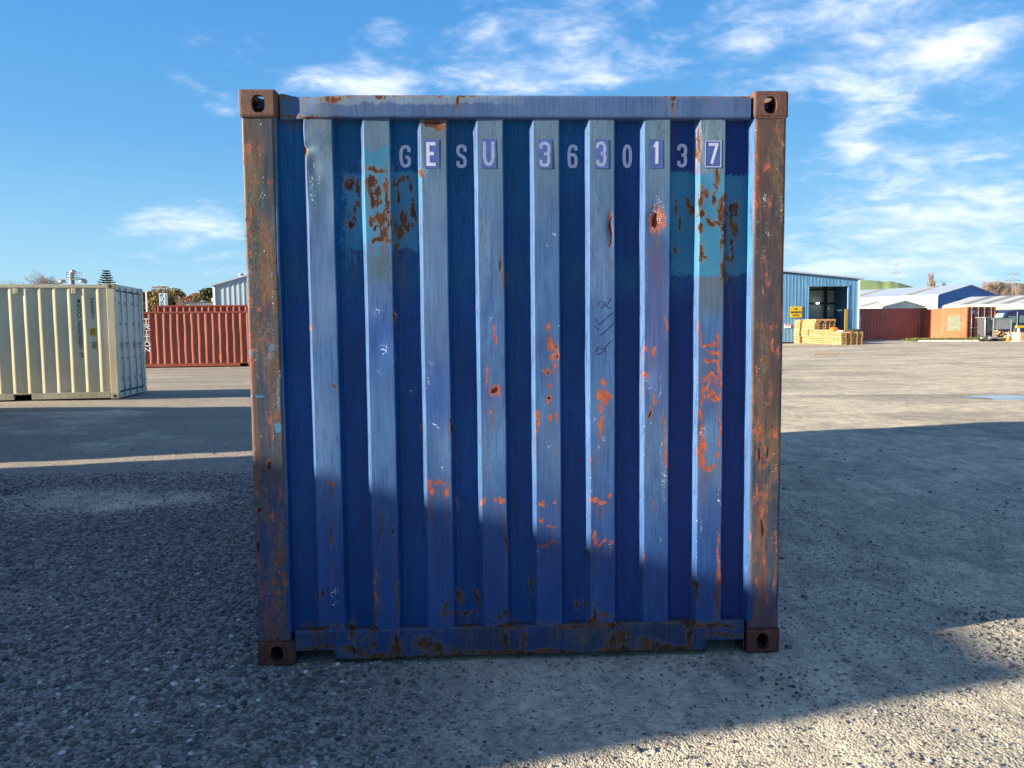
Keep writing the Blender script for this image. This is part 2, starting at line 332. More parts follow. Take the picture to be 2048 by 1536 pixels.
# features in photograph pixels (centre, radii, strength) that wear the painted steel
CY = [(755, 325, 24, 28), (755, 400, 26, 90), (712, 440, 24, 70), (805, 420, 32, 78), (752, 480, 32, 34), (700, 495, 20, 26), (812, 470, 26, 28), (815, 360, 24, 18),
      (720, 370, 22, 20), (1365, 375, 22, 32), (1365, 440, 24, 90), (1420, 370, 30, 26), (1424, 440, 32, 105), (1480, 430, 22, 78), (1400, 500, 50, 48), (1478, 370, 22, 20), (1452, 500, 40, 45), (1366, 520, 22, 26)]
RU = [(753, 332, 24, 6), (742, 362, 9, 14), (748, 382, 14, 11), (752, 400, 9, 14), (765, 440, 10, 14), (755, 432, 9, 10), (772, 370, 7, 10), (768, 466, 9, 16), (757, 482, 12, 6), (775, 488, 8, 8), (737, 372, 6, 18), (742, 440, 5, 14),
      (700, 372, 9, 14), (716, 382, 5, 20), (712, 420, 6, 18), (710, 440, 5, 22), (697, 455, 7, 12), (775, 410, 6, 70), (800, 362, 13, 8), (797, 390, 5, 22), (806, 440, 10, 24), (800, 468, 8, 24), (812, 452, 14, 10), (790, 455, 6, 20), (829, 420, 5, 28), (822, 378, 4, 14), (795, 500, 5, 10),
      (1376, 412, 5, 20), (1383, 425, 8, 12), (1353, 420, 4, 12), (1357, 445, 4, 14), (1400, 405, 5, 26), (1408, 393, 12, 6), (1405, 432, 10, 8), (1398, 462, 7, 9), (1431, 402, 5, 15), (1445, 425, 8, 24), (1425, 446, 14, 5), (1445, 470, 6, 30), (1400, 505, 5, 22), (1409, 515, 10, 4), (1448, 400, 5, 14),
      (1464, 420, 8, 20), (1473, 412, 8, 14), (1460, 445, 6, 18), (1470, 460, 9, 22), (1463, 500, 6, 26), (1447, 530, 5, 26), (1455, 508, 8, 6), (1350, 500, 3, 10),
      (992, 781, 9, 8), (865, 245, 22, 8), (613, 300, 3, 14), (876, 252, 16, 7), (841, 345, 3, 5), (1006, 545, 7, 3), (1001, 520, 3, 22), (670, 776, 4, 4), (1433, 350, 4, 44), (1400, 275, 3, 30), (1395, 310, 5, 14),
      (1183, 1240, 10, 6), (1190, 1235, 3, 30), (1208, 1232, 18, 5), (640, 1193, 6, 8), (1065, 1172, 3, 16), (752, 1222, 4, 40), (795, 1190, 2, 26), (895, 1228, 12, 4), (890, 1215, 3, 14), (919, 1190, 5, 12), (955, 1188, 5, 12), (928, 1228, 16, 5), (1010, 1232, 24, 3), (788, 1065, 3, 10), (762, 1050, 1.6, 35), (1176, 1100, 4, 6),
      (1388, 1172, 4, 6), (1436, 1200, 4, 60), (1395, 1185, 2, 22), (1168, 1210, 3, 8), (1155, 1210, 3, 5), (1378, 1245, 14, 8), (1382, 1275, 4, 30), (665, 1075, 2, 30), (1012, 1090, 2, 50), (904, 850, 4, 12), (790, 632, 5, 12),
      # bottom rail
      (700, 1300, 26, 9), (745, 1290, 6, 7), (795, 1292, 14, 26), (850, 1285, 22, 16), (875, 1296, 20, 12), (760, 1312, 60, 6), (880, 1315, 90, 6), (1000, 1305, 120, 4), (940, 1255, 8, 6), (745, 1262, 12, 5), (705, 1265, 10, 16), (1012, 1290, 5, 26), (1047, 1280, 6, 24),
      (1235, 1280, 22, 14), (1245, 1270, 14, 10), (1230, 1300, 40, 7), (1300, 1292, 26, 10), (1300, 1305, 70, 4), (1150, 1250, 60, 4), (1225, 1250, 26, 4), (1100, 1305, 60, 5), (1378, 1285, 5, 24), (1430, 1250, 50, 4), (1345, 1298, 30, 6), (1015, 1250, 30, 4), (640, 1255, 40, 4), (640, 1296, 40, 3), (1450, 1270, 40, 3), (1360, 1297, 12, 7),
      # top rail
      (917, 206, 2.5, 18), (1345, 212, 3, 18), (1380, 192, 9, 4), (1345, 194, 7, 7), (740, 191, 60, 3), (665, 197, 22, 6), (640, 190, 30, 3), (760, 194, 14, 4), (1330, 192, 4, 4), (900, 190, 60, 2), (1430, 190, 50, 2), (1480, 192, 30, 3), (600, 232, 60, 2.5)]
OR = [(1314, 438, 15, 26), (1304, 445, 7, 20), (1220, 455, 3.5, 34), (992, 781, 13, 13), (1102, 690, 12, 5), (1105, 708, 13, 8), (1112, 692, 4, 10), (1096, 738, 9, 5), (1102, 772, 10, 4), (1098, 803, 6, 6), (1098, 837, 5.5, 5.5), (1098, 680, 5, 8), (1100, 655, 4, 8), (1110, 722, 4, 6),
      (1206, 768, 5, 7), (1204, 790, 9, 10), (1213, 796, 9, 12), (1202, 810, 5, 12), (1202, 845, 5, 20), (1202, 868, 3, 12), (1298, 824, 4, 18), (1310, 802, 4, 8), (1291, 700, 4, 8), (1306, 700, 4, 8), (1287, 755, 8, 6),
      (1420, 690, 18, 5), (1426, 705, 14, 4), (1422, 722, 18, 4), (1418, 755, 20, 5), (1428, 766, 10, 6), (1408, 775, 10, 6), (1400, 665, 3, 28), (1404, 790, 5, 20), (1428, 792, 14, 7), (1438, 740, 3, 60), (1434, 675, 3, 10), (1400, 830, 5, 18), (1402, 860, 4, 14), (1406, 890, 8, 22), (1404, 920, 6, 18), (1415, 935, 12, 6), (1436, 915, 4, 8), (1440, 860, 2, 40), (1437, 1120, 2.5, 60), (1330, 880, 2, 70), (1333, 650, 2, 30),
      (862, 972, 6, 14), (878, 962, 14, 4), (893, 982, 5, 14), (968, 1004, 4, 6), (990, 1004, 6, 4), (1004, 1005, 7, 6), (1081, 1003, 7, 5), (1110, 1000, 4, 3), (1192, 1002, 12, 4), (1220, 989, 4, 4), (1206, 1003, 6, 4), (1095, 1087, 22, 3), (1187, 1075, 3, 14), (1200, 1086, 14, 2.5), (1222, 1083, 4, 4), (1082, 1041, 4, 4), (1100, 1050, 12, 3),
      (1288, 1112, 3, 12), (623, 655, 3, 8), (840, 850, 3, 6), (1308, 1003, 3, 3), (1185, 915, 4, 4), (990, 672, 2, 20), (975, 755, 2, 16), (1078, 838, 4, 16), (1112, 830, 3, 18), (1076, 858, 4, 16), (982, 828, 3, 2), (662, 967, 6, 5), (915, 1000, 2, 10), (752, 1180, 2.5, 40),
      # left post: orange streaks
      (492, 600, 5, 14), (500, 440, 3, 120), (512, 365, 10, 3), (540, 362, 6, 5), (498, 300, 6, 14), (518, 300, 6, 8), (505, 620, 4, 30), (522, 650, 4, 12), (505, 720, 4, 90), (540, 840, 5, 36), (539, 930, 6, 15), (498, 900, 5, 50), (516, 950, 4, 20), (535, 1012, 14, 4), (516, 1022, 7, 6), (545, 1040, 4, 14), (517, 1095, 6, 18), (553, 1145, 7, 14), (524, 1170, 4, 40), (516, 1130, 3, 120), (540, 1220, 5, 22), (570, 1170, 3, 8), (524, 1230, 3, 40), (512, 980, 3, 16), (560, 990, 3, 20), (562, 1080, 3, 16),
      # right post
      (1560, 260, 12, 16), (1562, 285, 6, 12), (1514, 310, 4, 10), (1531, 335, 7, 12), (1562, 325, 8, 8), (1516, 355, 5, 6), (1514, 415, 5, 16), (1540, 400, 4, 18), (1565, 420, 4, 10), (1568, 520, 4, 60), (1520, 655, 12, 3), (1545, 655, 14, 3), (1560, 600, 7, 16), (1566, 640, 4, 40), (1545, 690, 4, 20), (1555, 705, 5, 14), (1518, 720, 5, 4), (1540, 790, 6, 26), (1524, 800, 3, 20), (1515, 860, 7, 26), (1528, 880, 5, 30), (1516, 915, 10, 24), (1537, 912, 8, 16), (1525, 930, 12, 6), (1512, 980, 5, 30), (1550, 870, 14, 12), (1524, 1035, 6, 34), (1523, 1065, 8, 18), (1508, 1000, 4, 12), (1508, 1080, 5, 8), (1556, 1090, 6, 30), (1550, 1072, 10, 4), (1510, 1118, 6, 8), (1556, 1140, 6, 18), (1528, 1115, 5, 16), (1558, 900, 4, 60), (1565, 760, 4, 80), (1514, 760, 3, 50), (1535, 555, 4, 40), (1540, 1200, 14, 12), (1552, 1175, 5, 20), (1512, 1160, 4, 16)]
CH = [(1318, 398, 10, 12), (1312, 432, 19, 36), (1092, 490, 9, 4), (1094, 480, 6, 3), (1110, 468, 3, 8), (824, 778, 8, 7), (792, 630, 5, 10), (790, 715, 5, 10), (864, 728, 10, 5), (872, 850, 12, 4), (858, 845, 3, 10), (1290, 762, 7, 6), (1300, 775, 8, 3), (1310, 790, 4, 10), (1325, 930, 4, 20), (1330, 970, 4, 26), (1322, 780, 2, 60), (1404, 862, 9, 5), (1184, 988, 4, 5), (1187, 840, 3, 8), (1196, 893, 8, 3), (1210, 880, 3, 10), (1098, 885, 4, 5), (765, 695, 14, 14), (760, 745, 10, 8), (752, 620, 12, 14), (560, 750, 3, 30), (838, 738, 3, 8), (1323, 1078, 5, 5), (672, 1190, 12, 8), (670, 1210, 12, 4), (844, 1256, 2, 6), (985, 640, 6, 5), (760, 330, 3, 3), (885, 935, 3, 3), (1078, 1095, 8, 2), (1300, 850, 6, 3), (1290, 860, 12, 3), (1322, 884, 5, 14), (630, 330, 4, 30), (625, 380, 6, 40), (640, 360, 3, 26), (855, 765, 5, 20), (1120, 650, 2, 5), (1440, 985, 2, 60), (1402, 1050, 2, 40), (1080, 1098, 10, 2), (1220, 1090, 4, 4), (1565, 300, 4, 30), (1530, 395, 5, 20), (1562, 415, 4, 20), (1535, 470, 4, 10), (545, 600, 2, 30), (553, 700, 2, 20)]
CYP = [(557, 855, 6, 10), (544, 695, 6, 6), (557, 790, 2.2, 34), (502, 792, 3, 2), (520, 793, 9, 1.5), (503, 705, 4, 5), (545, 550, 3, 5), (498, 560, 4, 5), (541, 710, 5, 8), (499, 545, 4, 4)]
DK = [(751, 452, 3, 8), (1310, 438, 3.5, 17), (1220, 460, 1.6, 30), (992, 782, 7, 5.5), (1098, 803, 2.5, 2.5), (1298, 822, 1.6, 10), (539, 932, 3, 9), (517, 1095, 2.5, 10), (518, 1022, 4, 4), (1523, 1060, 2, 20), (1112, 692, 1.5, 2), (1096, 740, 1.5, 1.5), (1112, 710, 1.5, 2), (1516, 905, 2, 14), (1536, 905, 1.5, 10), (1305, 440, 1.5, 14), (788, 1068, 2.5, 4), (642, 1192, 3, 5)]
def blobs(U, V, lst, base=0., soft=1.25, jit=0.):
    out = np.full(U.shape, base, np.float32)
    for px, py, rx, ry in lst:
        rr = soft*1.8
        m = (np.abs(U-px) < rx*rr+2) & (np.abs(V-py) < ry*rr+2)
        if not m.any(): continue
        d = ((U[m]-px)/(rx+.6))**2+((V[m]-py)/(ry+.6))**2
        out[m] = np.maximum(out[m], np.exp(-.69*d**1.3))
    return out
def lerp(a, b, t): t = np.asarray(t)[..., None]; return np.asarray(a)*(1-t)+np.asarray(b)*t
def paint_attrs(me, P, region, edge=None, outer=None):
    """P: world points; region names the part; outer: 1 on the rib faces, 0 in the recesses"""
    U, V = proj(P); x, z = P[:, 0], P[:, 2]
    amp = 15. if region == 'panel' else 9.
    Uw = U+(fbm(x*26, z*17, 81, 4)-.5)*amp; Vw = V+(fbm(x*26+40, z*12, 82, 4)-.5)*amp*2.0
    nf = fbm(x*5+7, z*2.2, 3, 4); nf2 = fbm(x*14, z*1.6+5, 9, 4); ng = fbm(x*3+31, z*3, 21, 4)
    def rect(u0, u1, v0, v1, s=16., wv=14.):
        uu = U+(fbm(x*20, z*14, 91, 4)-.5)*wv; vv = V+(fbm(x*22, z*16, 92, 4)-.5)*wv
        return np.clip(.5+np.minimum(np.minimum(uu-u0, u1-uu), np.minimum(vv-v0, v1-vv))/s/2, 0, 1)
    cyan = np.maximum.reduce([rect(728, 778, 299, 488), rect(692, 728, 348, 500, 16, 30), rect(778, 838, 347, 498, 9, 16), rect(1341, 1389, 346, 548, 10, 16), rect(1383, 1452, 350, 552, 5, 4), rect(1449, 1502, 350, 548, 10, 14)])
    cyan = cyan*.9+.12*(cyan > .02)
    fad = np.maximum(rect(676, 740, 345, 540, 22, 30), rect(728, 778, 488, 530, 18, 20))*.50; cyan = np.maximum(cyan, fad)
    rust = blobs(Uw, Vw, RU, soft=1.5)*.88; org = blobs(Uw, Vw, OR, soft=1.5)*(.90 if region == 'panel' else .54); chip = blobs(Uw, Vw, CH)*.40; dark = blobs(Uw, Vw, DK)
    # shared paint patches end with a straight cut on the left one's and right one's borders
    right = sst((U-1000)/400)
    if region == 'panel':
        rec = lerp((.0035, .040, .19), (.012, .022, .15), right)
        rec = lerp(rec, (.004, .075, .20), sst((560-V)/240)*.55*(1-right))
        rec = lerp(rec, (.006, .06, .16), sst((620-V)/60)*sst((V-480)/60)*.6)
        pur = sst((nf-.5)*4)*sst((V-560)/80)*sst((1040-V)/80)*right  # purple tint painted into the recesses for faint reflections
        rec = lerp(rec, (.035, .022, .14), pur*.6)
        out = lerp((.10, .175, .34), (.155, .22, .36), sst((nf-.35)*3))
        out = lerp(out, (.185, .225, .25), sst((520-V)/260)*.75)                       # greyish, sun-bleached tops
        out = lerp(out, (.21, .24, .235), sst((nf2-.55)*5)*sst((620-V)/200)*.5)
        out = lerp(out, (.13, .13, .29), np.exp(-((U-1310)/36)**2)*sst((V-470)/60)*sst((880-V)/200)*.8)
        blue2 = np.exp(-((U-760)/40)**2-((V-670)/75)**2)+np.exp(-((U-872)/40)**2-((V-790)/80)**2)
        out = lerp(out, (.035, .105, .36), np.clip(blue2, 0, 1)*.75)
        out = lerp(out, (.022, .075, .25), sst((V-880)/230)*.8)  # shade painted in: rib faces darken low down, where the shadow falls
        g = np.exp(-((U-755)/45)**2)*sst((V-505)/10)*sst((575-V)/30)
        out = lerp(out, (.12, .20, .22), g*.8)
        g = np.exp(-((U-1420)/45)**2)*sst((V-552)/6)*sst((650-V)/50)
        out = lerp(out, (.15, .16, .17), g*.8)
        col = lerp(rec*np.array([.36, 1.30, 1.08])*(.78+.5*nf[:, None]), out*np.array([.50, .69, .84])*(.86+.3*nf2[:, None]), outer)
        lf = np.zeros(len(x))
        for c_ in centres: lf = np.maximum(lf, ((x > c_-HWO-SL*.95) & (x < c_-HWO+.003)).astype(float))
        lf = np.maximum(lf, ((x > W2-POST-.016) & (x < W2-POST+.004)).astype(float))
        col = lerp(col, lerp((.052, .125, .30), (.03, .085, .25), sst((V-900)/250)), lf)  # sun-facing slopes painted lighter, dimmed low down for the cast shadow
        # yellowish stain round the rusted patches
        st = np.clip(blobs(U, V, [(p, q, a*2.0+3, b*1.7+3) for p, q, a, b in RU[:48]])-.2, 0, 1)*outer
        cyan = cyan*(1-.0*st)
        rust = np.where(outer > .5, rust, rust*.94)
        rust = np.maximum(rust, .30+.10*nf2*0)*1.0 if False else rust
        org = org*(.75+.25*outer)
        # worn arrises
        if edge is not None:
            amp = .20+.22*sst((U-900)/300)
            chip = np.maximum(chip, edge*amp*.62*(fbm(x*3, z*9, 5, 3) > .42)*(V < 1150))
        sm = sst((ng-.56)*9)*outer
        org = np.maximum(org, sm*.20*sst((V-560)/100)*sst((U-1020)/150))
        drip = sst((nf2-.38)*5)*(.45+.55*np.clip(blue2, 0, 1))*outer+.7*(1-outer)
    elif region == 'post':
        col = lerp((.088, .064, .052), (.066, .074, .070), sst((fbm(x*9, z*3, 66, 4)-.4)*5))
        col = lerp(col, (.06, .085, .12), sst((V-700)/300)*.65)  # lower posts painted blue-grey as they look in shade
        lr = sst((U-1000)/10)
        col = lerp(col, (.035, .055, .085), sst((fbm(x*13+5, z*2.6, 77, 4)-.44)*7)*.8)
        col = lerp(col, (.078, .054, .052), lr*.7*sst((1000-V)/300))
        col = lerp(col, (.02, .06, .17), np.clip(sst((V-1150)/60)*lr+sst((V-940)/60)*(1-lr)*.75, 0, 1)*.9)  # shade painted in below the cast shadow's edge, lower on the right post
        col = lerp(col, (.17, .075, .04), sst((nf2-.58)*9)*.6)
        ed = np.where(U < 1000, sst(1-(x+W2)/.035), sst(1-(W2-x)/.028))
        org = np.maximum(org, ed*(.15+.30*fbm(x*4, z*6, 8, 3)))
        org = np.maximum(org, sst((fbm(x*16, z*3.4, 44, 4)-.52)*6)*.36)
        rust = np.maximum(rust, sst((fbm(x*10+3, z*4, 71, 4)-.46)*5)*.42)
        chip = np.maximum(chip, sst((fbm(x*40, z*9, 61, 3)-.62)*8)*.26)
        cyan = blobs(U, V, CYP)*1.25
        drip = np.full(len(x), .5)
    elif region == 'top':
        col = lerp((.050, .10, .235), (.062, .115, .24), nf)
        edg = fbm(x*34, z*30+3, 15, 5)
        t = sst(((2.545-edg*.038)-z)/-.008)*sst((1080-U)/160)*sst((U-600)/60)
        col = lerp(col, (.16, .235, .34), t*.85)
        col = lerp(col, (.09, .11, .13), sst((nf2-.5)*5)*sst((700-U)/120)*.8)
        col = lerp(col, (.19, .14, .11), sst((z-2.552)/.006)*sst((nf2-.45)*6)*sst((1100-U)/200)*.6)
        rust = np.maximum(rust, sst((z-2.558)/.008)*(.22+.3*nf2))
        drip = np.full(len(x), .25)
    else:   # bottom rail
        col = lerp((.018, .055, .17), (.035, .05, .10), sst((nf-.4)*4))
        rust = np.maximum(rust, sst((.05-z)/.03)*(.20+.45*nf2)); rust = np.maximum(rust, sst((z-.142)/.01)*(.15+.4*nf2))
        rust = np.maximum(rust, sst((fbm(x*7, z*9, 33, 4)-.55)*6)*.42)
        org = org*.6
        drip = np.full(len(x), .4)
    stain = blobs(Uw, Vw, [(p, q+b*2.2+6, a*.8+.5, b*2.2+12) for p, q, a, b in RU+OR if b < 60])*(.9 if region != 'top' else .4)
    attr_f(me, 'stain', stain)
    attr_c(me, 'paint', np.clip(col, 0, 1))
    for n_, a_ in (('cyan', cyan), ('rust', rust), ('orange', org), ('chip', chip), ('dark', dark), ('drip', drip)): attr_f(me, n_, a_)

def grid_faces(nu, nv):
    i = np.arange(nu-1)[:, None]*nv+np.arange(nv-1)[None, :]
    return np.stack([i, i+nv, i+nv+1, i+1], -1).reshape(-1, 4)

POST = .155
# --- corrugated end panel
YR, YP = .048, .012           # recess and rib-face depth behind the frame's front
centres = [-.875+.2505*i for i in range(8)]; HWO, SL = .0575, .0195
knots = [(-W2+POST-.02, YP-.004), (-W2+POST+.001, YP-.004), (-W2+POST+.012, YR)]
for c in centres: knots += [(c-HWO-SL, YR), (c-HWO, YP), (c+HWO, YP), (c+HWO+SL, YR)]
knots += [(W2-POST-.016, YR), (W2-POST+.001, YP-.004), (W2-POST+.02, YP-.004)]
xs = []; 
for (xa, ya), (xb, yb) in zip(knots[:-1], knots[1:]):
    n = max(2, int(math.hypot(xb-xa, yb-ya)/.0042)); xs += list(np.linspace(xa, xb, n, endpoint=False))
xs.append(knots[-1][0]); xs = np.array(xs)
ZB, ZT = .150, 2.472
zs = np.linspace(ZB, ZT, 540)
kx = np.array([k[0] for k in knots]); ky = np.array([k[1] for k in knots])
X, Z = np.meshgrid(xs, zs, indexing='ij'); Y = np.interp(X, kx, ky)
# round the fold a little
Y0 = Y.copy()
outer = np.clip((YR-Y0)/(YR-YP), 0, 1); outer_m = (outer > .93).astype(float)
edge = np.zeros_like(X)
for c in centres: edge = np.maximum(edge, np.exp(-((X-(c-HWO))/.0042)**2))
# dents: a slow waviness, the bent tops of the first, third and last ribs
Y += (fbm(X*1.2, Z*1.6, 5, 3)-.5)*.014 + (fbm(X*6, Z*3.5, 6, 3)-.5)*.005
X += (fbm(X*4, Z*1.9, 15, 3)-.5)*.006*outer
for px_ in (573, 1034, 1482): Y += -.003*np.exp(-((X-at(px_, 700, YR)[0])/.0035)**2)*(1-outer)
def bump(px, py, rx, ry):
    p = at(px, py, .02); return np.exp(-((X-p[0])/(rx/442.))**2-((Z-p[2])/(ry/440.))**2)
X += -.010*bump(612, 262, 30, 34)*outer + .009*bump(612, 302, 22, 8)*outer - .004*bump(620, 360, 30, 40)*outer
Y += .012*bump(612, 297, 14, 9)*outer + .009*bump(655, 395, 26, 60)*outer - .006*bump(640, 270, 30, 30)*outer + .005*bump(630, 335, 12, 20)
Y += .014*bump(868, 240, 26, 12)*outer + .004*bump(842, 340, 10, 10)*outer
X += .011*bump(1398, 285, 12, 26)*outer; Y += .012*bump(1400, 300, 14, 34)*outer + .007*bump(1312, 438, 16, 28)*outer + .006*bump(1290, 755, 14, 18)*outer+.005*bump(1104, 700, 22, 26)*outer+.006*bump(1404, 860, 16, 22)*outer
Y += .006*bump(1222, 455, 8, 34)*outer+.005*bump(870, 900, 26, 40)*outer+.004*bump(760, 690, 22, 40)*outer
Y += -.012*bump(1150, 800, 40, 120)*(1-outer)*.5
P = np.stack([X, Y, Z], -1).reshape(-1, 3)
Fq = grid_faces(len(xs), len(zs))
panel = np_mesh('corrugated_end_panel', P, Fq, M['blue'], blue, smooth=False)
tmp = P.copy()
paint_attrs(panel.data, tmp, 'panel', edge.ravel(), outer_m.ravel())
def smooth_by_normals(o):
    o.data.polygons.foreach_set('use_smooth', [True]*len(o.data.polygons))
smooth_by_normals(panel)

# --- posts: box skins with fine grid front
def skin_box(name, x0, x1, z0, z1, y0, y1, region, step=.006, r=.012, wave=None, parent=blue):
    """front with rounded arrises that turn into the flanks, as one sheet wrapped round three sides"""
    prof = [(x0, y1)]
    nb = 5
    prof += [(x0, y) for y in np.linspace(y1, y0+r, 8)[1:-1]]
    prof += [(x0+r*(1-math.cos(t)), y0+r*(1-math.sin(t))) for t in np.linspace(0, math.pi/2, nb)]
    n = max(2, int((x1-x0-2*r)/step)); prof += [(x, y0) for x in np.linspace(x0+r, x1-r, n+1)[1:-1]]
    prof += [(x1-r*(1-math.cos(t)), y0+r*(1-math.sin(t))) for t in np.linspace(math.pi/2, 0, nb)]
    prof += [(x1, y) for y in np.linspace(y0+r, y1, 8)[1:]]
    pr = np.array(prof); zz = np.linspace(z0, z1, max(3, int((z1-z0)/step)))
    P = np.zeros((len(pr), len(zz), 3)); P[..., 0] = pr[:, 0, None]; P[..., 1] = pr[:, 1, None]; P[..., 2] = zz[None, :]
    if wave is not None: P = wave(P)
    P = P.reshape(-1, 3); o = np_mesh(name, P, grid_faces(len(pr), len(zz)), M['blue'], parent, True)
    paint_attrs(o.data, P, region); return o
def pw(P):
    P[..., 1] += (fbm(P[..., 0]*9, P[..., 2]*5, 12, 3)-.5)*.006; return P
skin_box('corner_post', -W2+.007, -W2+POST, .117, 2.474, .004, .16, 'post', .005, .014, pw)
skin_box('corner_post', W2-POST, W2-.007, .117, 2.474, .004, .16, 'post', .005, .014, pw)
# --- rails (profile in y,z swept along x)
def rail(name, prof, x0, x1, region, step=.006, wave=None):
    pts = []
    for (a, b) in zip(prof[:-1], prof[1:]):
        n = max(1, int(math.hypot(b[0]-a[0], b[1]-a[1])/step)); pts += [(a[0]+(b[0]-a[0])*i/n, a[1]+(b[1]-a[1])*i/n) for i in range(n)]
    pts.append(prof[-1]); pr = np.array(pts); xx = np.linspace(x0, x1, int((x1-x0)/step))
    P = np.zeros((len(xx), len(pr), 3)); P[..., 0] = xx[:, None]; P[..., 1] = pr[None, :, 0]; P[..., 2] = pr[None, :, 1]
    if wave is not None: P = wave(P)
    P = P.reshape(-1, 3); o = np_mesh(name, P, grid_faces(len(xx), len(pr)), M['blue'], blue, True)
    paint_attrs(o.data, P, region); return o
XR = W2-.176
def twave(P):
    x, y, z = P[..., 0].copy(), P[..., 1].copy(), P[..., 2].copy(); xl = x+XR
    P[..., 2] += .014*np.exp(-(xl/.05)**2)*sst((z-2.47)/.08) - .006*np.exp(-((xl-.16)/.08)**2)*sst((z-2.47)/.08)+(fbm(x*9, x*0, 4, 3)-.5)*.010*sst((2.50-z)/.03)*sst((.7-xl)/.5)
    P[..., 1] += .030*np.exp(-((xl-.02)/.11)**2)+(fbm(x*4, z*4, 7, 2)-.5)*.005-.012*np.exp(-((xl-.10)/.05)**2)*sst((2.50-z)/.03)
    return P
rail('top_rail', [(.10, 2.466), (.012, 2.466), (.005, 2.470), (.003, 2.478), (.003, 2.556), (.006, 2.564), (.014, 2.568), (.10, 2.568)], -XR-.004, XR+.004, 'top', .005, twave)
# bottom rail with the two pocket cut-outs
xx = np.linspace(-XR-.004, XR+.004, 420); n1z = 9; n2z = 20
ZN = .066; ZL = .024; ZTB = .156
zz = np.concatenate([np.linspace(ZL, ZN, n1z), np.linspace(ZN, ZTB, n2z)[1:]])
prf = [(.006, z) for z in zz]+[(.010, ZTB+.004), (.030, ZTB+.004), (.055, ZTB+.004), (.09, ZTB+.004)]
P = np.zeros((len(xx), len(prf), 3)); P[..., 0] = xx[:, None]; P[..., 1] = np.array(prf)[None, :, 0]; P[..., 2] = np.array(prf)[None, :, 1]
Fq = grid_faces(len(xx), len(prf)); fi = np.arange(len(Fq)); iu = fi//(len(prf)-1); iv = fi % (len(prf)-1)
xc = (xx[iu]+xx[iu+1])/2
cut = (iv < n1z-1) & (((xc > -1.045) & (xc < -.868)) | ((xc > .868) & (xc < 1.045)))
P[..., 1] += (fbm(P[..., 0]*5, P[..., 2]*7, 14, 3)-.5)*.006
P[..., 2] += np.where(P[..., 2] < .03, (fbm(P[..., 0]*3, P[..., 0]*0, 24, 3)-.5)*.012, 0)
P = P.reshape(-1, 3); br = np_mesh('bottom_rail', P, Fq[~cut], M['blue'], blue, True); paint_attrs(br.data, P, 'bottom')
sol = br.modifiers.new('thick', 'SOLIDIFY'); sol.thickness = .006; sol.offset = -1
# pocket linings
for s in (-1, 1):
    x0, x1 = sorted((s*.868, s*1.045)); mb = MB()
    mb.box(x0-.006, x0, .013, .45, .006, ZN); mb.box(x1, x1+.006, .013, .45, .006, ZN); mb.box(x0-.006, x1+.006, .013, .45, ZN, ZN+.006)
    mb.build('fork_pocket', M['dark'], blue)
# --- corner castings with real holes
def rusty(name, c1, c2, c3, sc=1.):
    m, nt, b = material(name); tc = N(nt, 'ShaderNodeTexCoord'); v = tc.outputs['Object']
    a = noise(nt, v, 14*sc, 6, .65, .3); d = noise(nt, v, 60*sc, 4, .6); e = noise(nt, v, 1, 4, .6, 0, (60*sc, 60*sc, 8*sc))
    c = mixc(nt, ramp(nt, a, .35, .65), c1, c2); c = mixc(nt, ramp(nt, mth(nt, 'ADD', mth(nt, 'MULTIPLY', d, .5), mth(nt, 'MULTIPLY', e, .5)), .54, .66), c, c3)
    nt.links.new(c, b.inputs['Base Color']); b.inputs['Roughness'].default_value = .75
    bp = N(nt, 'ShaderNodeBump'); bp.inputs['Strength'].default_value = .6; bp.inputs['Distance'].default_value = .0025
    nt.links.new(mth(nt, 'ADD', d, a), bp.inputs['Height']); nt.links.new(bp.outputs[0], b.inputs['Normal']); return m
M['castT'] = rusty('rusted_casting_brown', (.075, .036, .030), (.12, .06, .048), (.20, .07, .04))
M['castB'] = rusty('rusted_casting_red', (.055, .016, .012), (.12, .04, .026), (.035, .05, .08))
